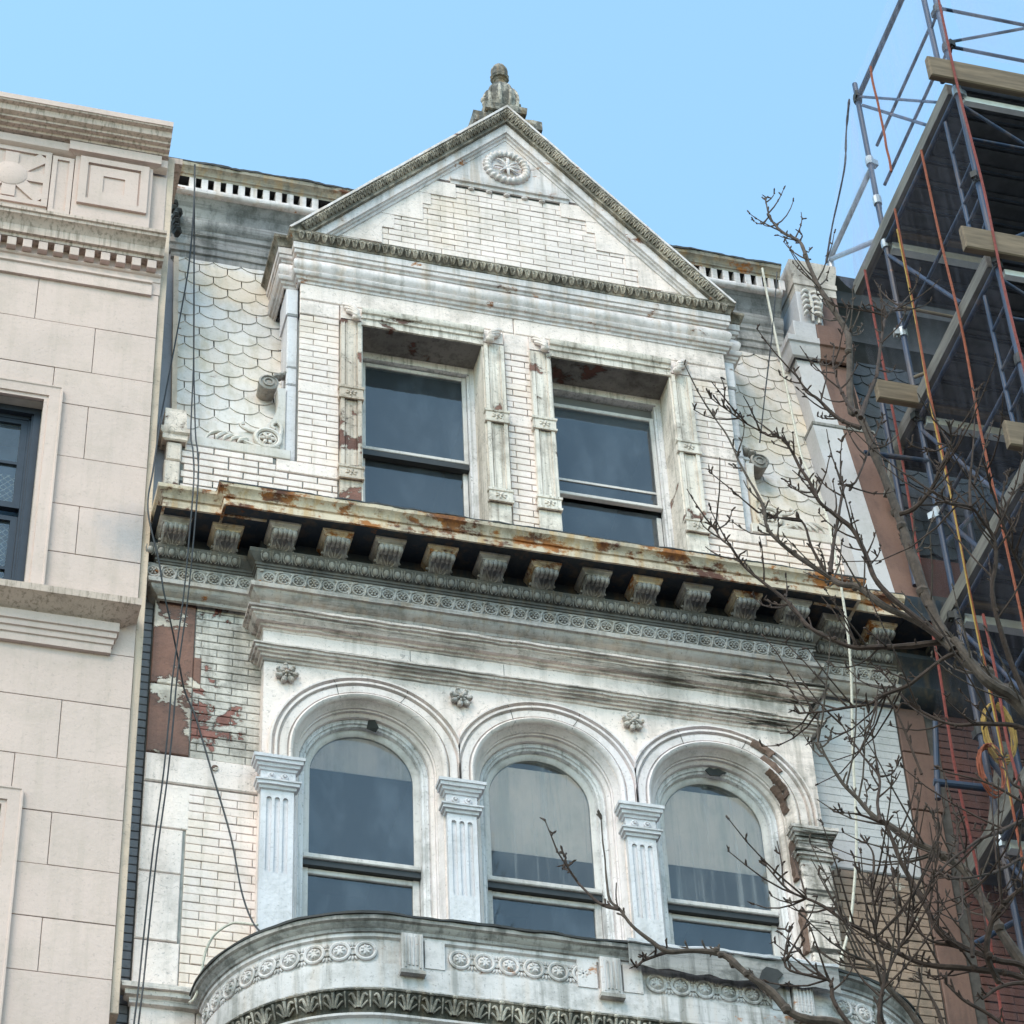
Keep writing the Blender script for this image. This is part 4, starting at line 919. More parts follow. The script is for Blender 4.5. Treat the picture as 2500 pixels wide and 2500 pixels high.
def put_along(name, me, s, z, inset=0.):
    x, y, th = along(s); o = link(name, me, BA, (x-sin(th)*inset*1.0, y+cos(th)*inset, z), (0,0,th)); return o
for c0 in (-.52, .64):
    for i in range(6):
        s = c0-.36+.144*i; put_along('disc', dmesh, s, 10.982, .016)
        if i < 5: put_along('ring', rmesh, s+.072, 10.982, .016)
for sg in (-1, 1):
    for i in range(9):
        s = sg*(1.42+.148*i); put_along('disc', dmesh, s, 10.982, .016)
        if i < 8: put_along('ring', rmesh, s+sg*.074, 10.982, .016)
for bx in (-1.16, 0.0, 1.16):
    q = MB(); y = BY0-BR
    q.cbox(bx-.062, bx+.062, y-.030, y+.03, 10.845, 11.10, .005)
    o = q.put('panel_pilaster', M['balc'], BA)
    q = MB(); 
    for t in (-1,0,1): q.box(bx+t*.022-.005, bx+t*.022+.005, y-.036, y-.029, 10.88, 11.07)
    q.box(bx-.046,bx-.038,y-.036,y-.029,10.865,11.085); q.box(bx+.038,bx+.046,y-.036,y-.029,10.865,11.085)
    q.put('reeding', M['balc'], o, smooth=0)
    MB().box(bx-.072,bx+.072,y-.042,y+.02,10.822,10.845).put('drip', M['frieze'], o)
for s0, s1 in ((-1.085,-.078),(.078,1.085)):                # raised frames round the straight panels
    q = MB(); y = BY0-BR
    q.box(s0,s0+.115,y-.006,y+.012,10.89,11.08); q.put('panel_end', M['balc'], BA); MB().box(s1-.115,s1,y-.006,y+.012,10.89,11.08).put('panel_end', M['balc'], BA)
ac = MB()
for s in (-1, 1):
    ac.tube(bez([(s*.010,-.006,-.046),(s*.018,-.020,-.010),(s*.034,-.032,.022),(s*.052,-.026,.014)], 4), [.007,.008,.009,.010,.010,.010,.009,.009,.008,.008,.007,.006,.004], 6)
    ac.tube(bez([(s*.014,-.004,-.048),(s*.038,-.014,-.026),(s*.054,-.022,-.014)], 4), .006, 5)
ac.tube([(0,-.008,-.048),(0,-.024,0),(0,-.040,.034)], [.006,.009,.010], 6); ac.ell((0,-.046,.044), (.018,.014,.010), 7, 4)
ac.tube([(.0665,-.004,-.046),(.0665,-.022,.010),(.0665,-.034,.040)], [.004,.006,.007], 5)
acm = ac.mesh('acanthus_leaf', M['mossy'])
for i in range(-21, 22): put_along('acanthus_leaf', acm, i*.133, 10.632, -.018)
# sheet of bare flashing hanging over the right of the balcony front
q = MB(); y = BY0-BR; n = 16; vs = []
for i in range(n+1):
    x = .10+1.28*i/n; zt = 11.20+.004*sin(i*1.7); zb = 11.045-.05*i/n+.012*sin(i*2.3)
    if i > 11: zb += .03
    vs += [(x,y-.068-.004*sin(i),zt),(x,y-.064+.004*sin(i*2.),zb)]
q._a(vs, [(2*i,2*i+1,2*i+3,2*i+2) for i in range(n)]); q.put('loose_flashing', M['roofmetal'], BA)
q = MB(); q.sweep([(.10,y-.064),(1.38,y-.064)], [(0,11.188),(.014,11.19),(.018,11.206),(.0,11.22),(-.05,11.224)], PLAN, jit=.006, step=.04); q.put('flashing_roll', M['pil'], BA)
q = MB(); q.ext([(.86,10.99),(.90,11.10),(.93,11.13),(1.0,11.12),(1.03,11.09),(.99,11.05),(1.0,11.0),(.95,10.96)], y-.078, y-.073); q.put('tar_patch', M['lead'], BA, smooth=0)
# ================================================================== limestone house on the left
LH = thing('limestone_house', (-5.5, 0, .14), 'smooth pinkish limestone house with dentil cornice and dark sash windows at the left', 'house')
YL, XR, XL_ = -.15, -2.715, -8.2
core = MB(); WX0, WX1 = -4.62, -3.45                        # window opening
for a, b, c, d in ((XL_,XR-.002,.14,10.4),(XL_,WX0,10.4,17.6),(WX1,XR-.002,10.4,17.6),(WX0,WX1,12.36,14.0),(WX0,WX1,15.84,17.6)): core.box(a, b, YL+.02, 1.0, c, d)
lw = core.put('wall', M['limejoint'], LH, smooth=0)
MB().box(XL_, XR-.002, 1.0, 9, .14, 18.2).put('house_body', M['limedirty'], LH, smooth=0)
courses = [10.42,10.82,11.205,11.584,11.963,12.355,12.77,13.233,13.66,14.05,14.47,14.90,15.344,15.845,16.18,16.635,17.08]
for i in range(len(courses)-1):
    z0, z1 = courses[i], courses[i+1]; zc = (z0+z1)/2
    js = [-8.2,-7.2,-6.3,-5.4,-4.62,-4.0] if i % 2 else [-8.2,-7.6,-6.8,-5.9,-5.0]
    js = js+([-3.145, XR] if i % 2 == 0 else [-3.573 if z0 > 15.9 or 12.4 < z0 < 13.7 else -3.40, XR])
    if 10.4 <= z0 < 12.3 or 14.0 < z0 < 15.8: js = js[:-2]+[-3.40 if False else js[-2], XR]
    for a, b in zip(js[:-1], js[1:]):
        for lo, hi in ([(a, b)] if not ((z1 > 14.06 and z0 < 15.80) or z0 < 12.30) else [(a, min(b, WX0)), (max(a, WX1), b)]):
            if hi-lo < .04: continue
            MB().cbox(lo+.0022, hi-.0022, YL+rng.uniform(-.0015,.0015), YL+.021, z0+.0022, z1-.0022, .002).put('ashlar_block', M['lime'], lw, smooth=0)
MB().cbox(XR+.001, -2.662, YL+.03, .4, 11.0, 18.66, .004).put('edge_strip', M['tan'], LH)
# narrow grey brick strip between the houses
sw = MB().box(-2.661, -2.586, .062, .3, .14, 15.0).put('wall', M['mortardark'], H)
jr = MB(); bricks(None, -2.661, -2.586, 10.3, 14.9, .05, M['bluegrey'], joined=jr); jr.put('brickwork', M['bluegrey'], sw, smooth=0, kind='stuff')
def lp(y): return [(XL_, y), (XR+.012, y), (XR+.012, .2)]
def lmould(prof, mat, name, x1=XR, jit=.0006, x0=XL_): return MB().sweep([(x0, YL), (x1+.012, YL)], prof, PLAN, jit=jit, step=.12).put(name, mat, LH)
# architrave, bed moulds, dentils, shelf
lmould([(0,17.05),(.022,17.052),(.022,17.16),(.036,17.168),(.036,17.19),(.0,17.196)], M['lime'], 'architrave', -2.785)
lmould([(0,17.08),(.004,17.08),(.004,17.20),(.010,17.205),(.010,17.255),(.022,17.262),(.028,17.275),(.022,17.288),(.006,17.292),(.006,17.375),(0,17.38)], M['lime'], 'bed_moulding', -2.725)
lmould([(0,17.372),(.075,17.374),(.078,17.40),(.100,17.404),(.102,17.475),(.106,17.48),(.116,17.50),(.150,17.53),(.160,17.535),(.162,17.56),(.176,17.565),(.178,17.59),(.0,17.64)], M['limedirty'], 'shelf_cornice', -2.722)
ld = MB().cbox(-.033,.033,-.068,.0,-.042,.042,.003).mesh('dentil', M['lime'])
for i in range(34): link('dentil', ld, LH, (-2.79-.112*i, YL-.005, 17.328))
# parapet frieze
MB().cbox(XL_, XR+.003, YL+.02, .2, 17.62, 18.62, .004).put('parapet', M['lime'], LH)
MB().cbox(-3.405, -2.825, YL-.030, YL+.03, 17.74, 18.46, .004).put('panel_block', M['lime'], LH)
def recess(x0, x1, z0, z1, Y, w, d, mat, parent, name):    # raised frame around a sunk field
    return MB().sweep([(x0,z0),(x1,z0),(x1,z1),(x0,z1)], [(0,Y+.001),(0,Y-d),(w,Y-d),(w,Y+.001)], FRONT, sgn=1, jit=0, step=0, closed=True).put(name, mat, parent, smooth=0)
pb = LH
recess(-3.31,-2.917,17.955,18.36,YL-.030,.06,.022,M['lime'],LH,'panel_frame'); recess(-3.19,-3.03,18.06,18.24,YL-.030,.10,.012,M['lime'],LH,'panel_frame')
MB().cbox(-3.572, -3.411, YL-.008, YL+.03, 17.72, 18.42, .003).put('panel_block', M['lime'], LH); recess(-3.535,-3.447,17.80,18.365,YL-.008,.035,.014,M['lime'],LH,'panel_frame')
# sunburst grille panel
sb = MB().cbox(-4.16, -3.578, YL-.004, YL+.03, 17.72, 18.46, .003).put('sunburst_panel', M['lime'], LH)
sx, sz = -3.868, 18.12; q = MB()
q.lathe([(.125,0),(.125,.018),(.118,.022),(.01,.022)], 28, (sx,YL-.004,sz), Matrix.Rotation(pi/2,3,'X')); q.put('boss', M['lime'], sb)
for i in range(8):
    a = i*pi/4; d = Vector((cos(a),0,sin(a))); n_ = Vector((-sin(a),0,cos(a)))*.05
    e = .245 if i % 2 == 0 else .335
    c0, c1 = Vector((sx,YL-.0195,sz))+d*.10, Vector((sx,YL-.0195,sz))+d*e
    MB().prism([c0-n_, c0+n_, c1+n_, c1-n_], (0,.016,0)).put('ray', M['lime'], sb, smooth=0)
recess(sx-.245, sx+.245, 17.86, 18.385, YL-.004, .045, .016, M['lime'], LH, 'panel_frame')
lmould([(0,18.42),(.012,18.425),(.030,18.432),(.050,18.45),(.052,18.53),(.02,18.54)], M['lime'], 'hood', -2.735)
MB().sweep([(-3.44,YL+.0),(-3.44,YL-.052),(-2.795,YL-.052),(-2.795,YL+.0)], [(-.02,18.432),(.012,18.45),(.022,18.452),(.022,18.545),(-.02,18.55)], PLAN, jit=0, step=0).put('hood_block', M['lime'], LH)
lmould([(0,18.545),(.075,18.555),(.080,18.575),(.115,18.58),(.120,18.60),(.150,18.605),(.150,18.625),(.185,18.64),(.195,18.69),(.225,18.70),(.230,18.715)], M['limedirty'], 'crown_cornice', -2.735)
lmould([(.222,18.713),(.236,18.714),(.238,18.765),(.22,18.775),(-.2,18.79)], M['lime'], 'coping', -2.735)
MB().box(-2.73,-2.60,-.10,.3,18.64,18.70).put('coping_end', M['limedirty'], LH)
# windows
def lime_window(z0, z1, sill):
    w = MB()
    for (o, y) in ((.0,.0),): pass
    pts = [(WX1, z0), (WX1, z1), (WX0, z1), (WX0, z0)]
    w.sweep(pts, [(-.001,YL+.0),(.0,YL-.012),(.028,YL-.012),(.032,YL-.024),(.105,YL-.030),(.112,YL-.036),(.122,YL-.036),(.122,YL)], FRONT, sgn=1, jit=.0004, step=.2)
    wo_ = w.put('window', M['lime'], LH)
    f = MB(); f.box(WX1-.05,WX1-.001,-.06,.10,z0-.1,z1-.001); f.box(WX0+.001,WX0+.05,-.06,.10,z0-.1,z1-.001); f.box(WX0+.05,WX1-.05,-.06,.10,z1-.055,z1-.001)
    f.box(WX1-.062,WX1-.05,-.045,.06,z0-.1,z1-.055); f.box(WX1-.078,WX1-.0621,-.02,.06,z0-.1,z1-.07); f.box(WX0+.05,WX1-.0621,-.02,.06,z1-.085,z1-.0555); f.put('frame', M['black'], wo_, smooth=0)
    hgt = z1-z0; mid = z0+hgt*.49
    for (a, b, yy) in ((mid, z1-.086, .0), (z0-.1, mid-.05, .03)):
        s_ = MB(); s_.box(WX1-.125,WX1-.079,yy-.015,yy+.03,a,b); s_.box(WX0+.05,WX1-.125,yy-.015,yy+.03,b-.04,b); s_.box(WX0+.05,WX1-.125,yy-.015,yy+.03,a,a+.05)
        s_.box(WX0+.05,WX1-.1251,yy-.012,yy+.02,(a+b)/2-.012,(a+b)/2+.012); s_.put('sash', M['black'], wo_, smooth=0)
        pane(rect(WX0+.05,WX1-.12,a,b), yy+.005, yy+.009, M['glass'], wo_)
        g = MB()                                           # diamond mesh behind the glass
        zt = b-.45 if a == mid else b
        for k in range(-4, 40):
            for sg in (1, -1):
                x0_, x1_ = WX1-.62, WX1-.08; zA = a+.034*k*1.6-1.0; 
                za, zb_ = (zA, zA+(x1_-x0_)*1.05) if sg > 0 else (zA+(x1_-x0_)*1.05, zA)
                # clip to the sash
                lo, hi = a+.02, zt-.02; t0, t1 = 0., 1.
                if abs(zb_-za) > 1e-6:
                    ta, tb = (lo-za)/(zb_-za), (hi-za)/(zb_-za); t0, t1 = max(0, min(ta, tb)), min(1, max(ta, tb))
                if t1-t0 < .02: continue
                g.tube([(x0_+(x1_-x0_)*t, yy+.05, za+(zb_-za)*t) for t in (t0, t1)], .0026, 4)
        g.put('mesh_guard', M['alu'], wo_, smooth=0)
        MB().box(WX0+.04, WX1-.03, yy+.26, yy+.265, a, b).put('curtain', M['curtain'], wo_)
    if sill:
        MB().sweep([(WX0-.6,YL),(-2.90,YL),(-2.90,YL+.02)], [(0,13.86),(.05,13.865),(.07,13.885),(.115,13.90),(.15,13.93),(.185,13.945),(.19,13.995),(.0,14.04)], PLAN, jit=.001).put('sill', M['limedirty'], wo_)
        MB().sweep([(WX0-.5,YL),(-2.90,YL),(-2.90,YL+.02)], [(0,13.64),(.030,13.642),(.032,13.70),(.042,13.705),(.044,13.745),(.056,13.75),(.058,13.79),(.07,13.795),(.07,13.866),(0,13.87)], PLAN, jit=.0005).put('apron', M['lime'], wo_)
M['curtain'] = plain('pale blue window lining', (.10,.17,.28), .9, .15, 4)
lime_window(14.05, 15.84, True); lime_window(10.4, 12.36, False)

# ================================================================== brown house on the right
BH = thing('brownstone_house', (5.2, 0, .14), 'dark brown brick and stone house behind blue scaffolding at the right', 'house')
bw = MB().box(2.575, 7.6, .012, .4, .14, 14.35).put('wall', M['mortardark'], BH)
blocks(bw, 'quoin_block', 2.58, 2.80, [10.4,11.1,11.62,12.3,12.9,13.4,13.9,14.30], -.01, M['brownpaint'], jx=.05)
jr = MB(); bricks(None, 2.86, 7.6, 10.4, 14.3, 0, M['brickred'], joined=jr, jy=.004); jr.put('brickwork', M['brickred'], bw, smooth=0, kind='stuff')
MB().cbox(2.576, 2.66, -.02, .1, 15.05, 15.75, .01).put('corner_block', M['brownpaint'], BH); MB().cbox(2.58, 2.86, -.015, .2, 15.05, 15.42, .01).put('corner_block', M['brownpaint'], BH)
def rpath(): return [(2.602,0),(7.6,0)]
MB().sweep(rpath(), [(.0,14.28),(.05,14.30),(.10,14.345),(.126,14.398),(.078,14.41),(.078,14.56),(.10,14.60),(.142,14.65),(.142,14.684),(.05,14.70),(.05,14.82),(.34,14.825),(.362,14.82),(.364,14.872),(.372,14.90),(.40,14.955),(.406,14.985),(0,15.05)], PLAN, jit=.001).put('cornice', M['navy'], BH)
MB().box(2.60, 7.6, .03, .4, 15.0, 15.82).put('attic_wall', M['brickred'], BH, smooth=0)
slates(BH, 2.88, 4.3, M['slatedark'], M['slateback'])
MB().sweep([(2.87,.62),(7.6,.62)], [(-.02,18.42),(.03,18.5),(.05,18.63),(.085,18.675),(.06,18.8),(.125,18.975),(.17,19.02),(.16,19.18),(.205,19.245),(.232,19.285),(-.3,19.32)], PLAN, jit=.001).put('roof_cornice', M['lead'], BH)
MB().box(2.9, 7.6, .75, 9, .14, 19.0).put('house_body', M['lead'], BH, smooth=0)

# ================================================================== scaffold
SCF = thing('scaffold', (4.2, -1.3, .14), 'tall blue tube scaffold with timber edged dark decks in front of the brown house', 'scaffold')
SX, YA, YO = 2.90, -.55, -2.10
def pipe(a, b, r=.0225, mat='pipe', name='tube', n=10, par=SCF): return MB().tube([a, b], r, n).put(name, M[mat], par)
bays = [SX, SX+2.13]
for x in bays:
    for y in (YA, YO): pipe((x,y,.14), (x,y,20.65 if y == YA else 22.2))
    pipe((x,-1.93,18.95), (x,-1.93,22.0)); 
    for lev in (18.62, 16.67, 14.72, 12.77, 10.82):
        pipe((x,YA,lev), (x,YO,lev), .019); pipe((x,YA,lev-1.0), (x,YO,lev-1.0), .015)
        # ladder side of the frame
        pipe((x,-1.84,lev-.05), (x,-1.84,lev-1.45), .016); pipe((x,-1.84,lev-1.45), (x,-1.92,lev-1.55), .016); pipe((x,-1.92,lev-1.55), (x,-2.09,lev-1.47), .016)
        for t in range(3): pipe((x,-1.845,lev-.42-.4*t), (x,-2.09,lev-.40-.4*t), .013)
        pipe((x,YA-.02,lev-.15), (x,-1.5,lev-1.7), .016); 
    for z in (19.64,19.15): pipe((x,-.72,z), (x,-1.95,z), .014)
    for t in range(4): pipe((x,-1.935,19.1+.5*t), (x,-2.09,19.13+.5*t), .012)
pipe((SX,YA,20.45), (SX,-2.9,20.42), .024)
pipe((SX,YA,19.55), (SX,.455,19.557), .024, 'pipegrey'); pipe((SX,.45,19.55), (SX,-.42,18.82), .022, 'pipegrey'); pipe((SX,.455,19.35), (SX,.455,19.60), .03, 'pipegrey')
pipe((SX,-.60,20.42), (SX,-1.81,18.85), .012); pipe((SX,-.62,20.28), (SX,-1.58,18.85), .014)
for x0, x1 in zip(bays[:-1], bays[1:]):
    for z in (19.66,19.18,20.45): pipe((x0,YO,z), (x1,YO,z), .015)
    pipe((x0,YO,19.22), (x1,YO,20.4), .013)
    for lev in (18.62, 16.67, 14.72, 12.77):
        for y in (YA, YO):
            pipe((x0,y,lev-1.75), (x1,y,lev-.15), .014); pipe((x0,y,lev-.15), (x1,y,lev-1.75), .014)
        pipe((x0,YO,lev-.55), (x1,YO,lev-.55), .014)
    pipe((x0,YA,17.9), (x1,YA,17.85), .014, 'plank'); pipe((x0,YA,17.1), (x1,YO,17.5), .014, 'plank')
for xx, yy, za, zb in ((SX+.14,YA+.05,10.0,17.2),(SX+.30,YA+.12,10.0,15.9),(SX+.62,-.9,10.0,16.6),(SX+.16,-1.75,10.0,14.6)): pipe((xx,yy,za), (xx,yy,zb), .0225)
pipe((SX,YA,15.4), (SX+.9,YA,16.5), .018); pipe((SX,-.5,13.6), (SX+.8,-.5,12.2), .018); pipe((SX+.05,-1.2,14.6), (SX+.05,-.4,15.9), .018)
# couplers
cm_ = MB(); cm_.lathe([(.034,-.045),(.038,-.02),(.038,.02),(.034,.045)], 10); cm_.box(.02,.07,-.025,.025,-.03,.03); cm_.tube([(.05,0,-.05),(.05,0,.05)], .008, 6); cmm = cm_.mesh('coupler', M['pipegrey']); cmb = cm_.mesh('coupler', M['lead'])
for x in bays:
    for z in (20.45,19.64,19.15,18.62,17.6,16.67,15.7,14.72,13.7,12.77,11.8):
        for y in (YA, YO): link('coupler', cmm if rng.random() < .35 else cmb, SCF, (x,y,z), (0,0,rng.uniform(0,6)))
# decks: dark boards side by side, timber edges
for lev in (18.70, 16.75, 14.80, 12.85):
    n = 9; wd = (.06-(YO+.02))/n
    for i in range(n):
        y0 = YO+.02+wd*i
        q = MB(); xs = 2.93
        q.box(xs, 6.3, y0+.006, y0+wd-.006, lev, lev+.045); q.box(xs, 6.3, y0+.02, y0+.05, lev-.02, lev); q.box(xs, 6.3, y0+wd-.06, y0+wd-.03, lev-.02, lev)
        q.put('deck_board', M['deck'], SCF, smooth=0)
    MB().cbox(2.865, 2.925, -2.02, .05 if lev > 18 else -.02, lev-.02, lev+.11, .006).put('edge_timber', M['plankgrey'], SCF)
    MB().cbox(2.66 if lev > 18 else 2.63, 6.3, -2.20, -2.145, lev-.06, lev+.17, .01).put('toe_board', M['plank'], SCF)
    MB().cbox(2.55 if lev < 18 and lev > 16 else 2.95, 6.3, -.655, -.60, lev-.03, lev+.17, .008).put('toe_board', M['plank'], SCF)
    MB().box(2.94, 6.3, -.585, -.515, lev-.145, lev-.075).put('ledger', M['alu'], SCF); MB().box(2.96, 6.3, -2.08, -2.03, lev-.14, lev-.085).put('ledger', M['alu'], SCF)
# timber packers and stubs near the wall
MB().prism([(2.72,-.20,16.25),(2.80,-.20,16.25),(2.92,-.20,16.72),(2.84,-.20,16.72)], (0,.10,0)).put('packer', M['plankgrey'], SCF)
MB().prism([(2.95,-.25,12.9),(3.06,-.25,12.9),(3.32,-.25,13.9),(3.21,-.25,13.9)], (0,.10,0)).put('packer', M['plankgrey'], SCF)
pipe((2.52,-.50,13.24), (2.9,-.56,13.20), .026); pipe((2.53,-.50,13.10), (2.60,-.52,13.75), .02)
pipe((2.40,-.56,16.2), (2.9,-.56,16.22), .02); pipe((2.75,-.3,17.2), (2.75,-.3,15.2), .022); pipe((2.62,-.45,12.0),(2.98,-.45,12.25), .02)
# debris netting on the end of the scaffold (thin sheet, gently creased)
def net(quad, nu=26, nv=26, amp=.03, mat='net'):
    q = MB(); a, b, c, d = [Vector(p) for p in quad]; vs = []
    for i in range(nu+1):
        for j in range(nv+1):
            u, v = i/nu, j/nv; p = (a*(1-u)+b*u)*(1-v)+(d*(1-u)+c*u)*v
            p = p+Vector((amp*noise.noise(p*1.7)+.4*amp*noise.noise(p*5), 0, 0)); vs.append(p)
    q._a(vs, [(i*(nv+1)+j, (i+1)*(nv+1)+j, (i+1)*(nv+1)+j+1, i*(nv+1)+j+1) for i in range(nu) for j in range(nv)])
    return q.put('netting', M[mat], SCF)
net([(2.865,-.52,20.60),(2.865,-2.6,20.6),(2.865,-2.15,18.9),(2.865,.05,18.75)])
net([(2.862,-.52,20.58),(2.862,.50,19.52),(2.862,.08,18.76),(2.862,-.50,18.74)], amp=.02)
net([(2.862,.0,18.7),(2.862,-2.2,18.7),(2.862,-2.2,9.0),(2.862,-.05,9.0)], amp=.04, mat='nethaze')  # faint lower sheet added for a bluish haze over the bays behind
net([(2.95,-2.24,18.9),(6.3,-2.24,18.9),(6.3,-2.26,22.8),(2.95,-2.26,22.8)], amp=.04)
q = MB(); q.tube(bez([(2.85,-.50,20.5),(2.86,-.32,20.28),(2.86,-.20,20.02),(2.86,.0,19.86),(2.86,.22,19.72),(2.86,.46,19.50)], 6), [.007+.010*abs(noise.noise(Vector((i*.4,0,0)))) for i in range(31)], 7); q.put('net_edge', M['netedge'], SCF)

# ropes down the end of the scaffold
def rope(label, pts, mat, r=.011, name='rope', cat='rope', group=None, sub=8):
    q = MB().tube(bez(pts, sub), r, 6)
    return tag(q.put(name, M[mat]), label, cat, group)
def dropline(u, v, X, z1, wob=.03):
    p = atX(u, v, X); n = 9
    return [Vector((X+wob*noise.noise(Vector((u*.1, i*.8, 0))), p.y+wob*noise.noise(Vector((v*.1, i*.7, 5))), p.z+(z1-p.z)*i/n)) for i in range(n+1)]
rope('short orange rope on the netting beside the top scaffold post', dropline(2125,163,2.845,19.0,.008), 'orange')
rope('long orange rope passing the left end of the top deck', dropline(2182,510,2.83,9.5), 'orange', .010)
rope('orange rope hanging from the middle of the deck edge timber', dropline(2250,365,2.835,9.5), 'orange', .0105)
rope('thin red rope nearest the white house', dropline(2114,660,2.80,9.5), 'redrope', .011)
rope('red rope running down along the outer scaffold post', dropline(2292,0,2.86,9.5), 'redrope', .011)
rope('yellow cord beside the inner scaffold post', dropline(2190,560,2.82,9.5, .05), 'yellow', .0065)
rope('red cord hanging lowest on the scaffold beside the yellow cable coil', dropline(2400,1500,2.84,9.5, .05), 'redrope', .011)
for k, (u, v, rr, mt, lab) in enumerate(((2432,1800,.24,'yellow','coil of yellow cable hung on the scaffold'),(2415,1890,.20,'orange','coil of orange cable hung below the yellow one'))):
    c = atY(u, v, -.62); q = MB(); pts = []
    for i in range(90):
        a = i*.42; pts.append((c.x+rr*.42*cos(a)*(1+.1*sin(i*.7)), c.y-.05+.03*sin(i*.31), c.z+rr*sin(a)*(1+.08*cos(i*.5))))
    tag(MB().tube(pts, .0075, 5).put('cable_coil', M[mt]), lab, 'cable')
for k, (u, v) in enumerate(((2333,200),(2345,235))): pass

# cables down the white house
def px(seq): return [atY(u, v, y) for u, v, y in seq]
CG = 'cables hanging down the left side of the white house'
rope('black cable swinging from the gutter to the balcony at the left of the white house', px([(476,402,.33),(473,508,.30),(462,640,.28),(440,772,.22),(398,992,-.05),(391,1032,-.12),(374,1146,-.40),(361,1243,-.52),(387,1366,-.50),(400,1445,-.46),(420,1535,-.34),(438,1625,-.16),(452,1690,-.06),(477,1750,-.05),(520,1894,-.06),(563,2041,-.07),(590,2177,-.2),(617,2251,-.45),(644,2282,-.8)]), 'cable', .006, 'cable', 'cable')
a = [(475,402,.33),(474,596,.30),(473,860,.20),(477,1050,-.12),(482,1100,-.30),(484,1173,-.46),(471,1335,-.46),(457,1472,-.36),(433,1648,-.25),(423,1762,-.22),(408,1905,-.2),(384,2080,-.18),(361,2293,-.16),(349,2410,-.2),(338,2500,-.22),(325,2620,-.22)]
rope('right one of two parallel black cables hanging down the white quoin', px(a), 'cable', .0055, 'cable', 'cable', CG)
rope('left one of two parallel black cables hanging down the white quoin', px([(u-(0 if i < 3 else 11), v, y) for i, (u, v, y) in enumerate(a)]), 'cable', .0055, 'cable', 'cable', CG)
O_ = lambda x, y: (x/2.576, 1750+y/2.576)
rope('pale cable looping over the left corner of the balcony', [atY(*O_(x, y), Y) for x, y, Y in ((1620,1310,-.5),(1530,1298,-.42),(1450,1302,-.36),(1350,1370,-.32),(1295,1470,-.28),(1268,1600,-.24),(1252,1700,-.22),(1222,1770,-.2),(1190,1800,-.2))], 'ropew', .0085, 'cable', 'cable')
rope('pale rope hanging from the gutter down to the right end of the balcony', px([(1861,655,.36),(1872,715,.36),(1884,774,.34),(1919,941,.22),(1954,1104,.05),(1972,1150,-.02),(2015,1251,-.2),(2042,1370,-.44),(2064,1502,-.46),(2075,1600,-.42),(2079,1680,-.36),(2082,1826,-.3),(2091,2046,-.24),(2082,2200,-.22),(2072,2270,-.24),(2049,2354,-.4)]), 'ropew', .010)
rope('thin dark wire hanging beside the pale rope over the right slates', px([(1897,664,.36),(1893,720,.36),(1886,800,.32),(1880,860,.30),(1868,960,.22),(1855,1080,.06)]), 'cable', .0055, 'cable', 'cable')
# ================================================================== bare street tree
TR = thing('tree', (4.6, -4.6, .14), 'bare dark street tree with knobbly spurs reaching in from the lower right', 'tree')
TY = -4.3
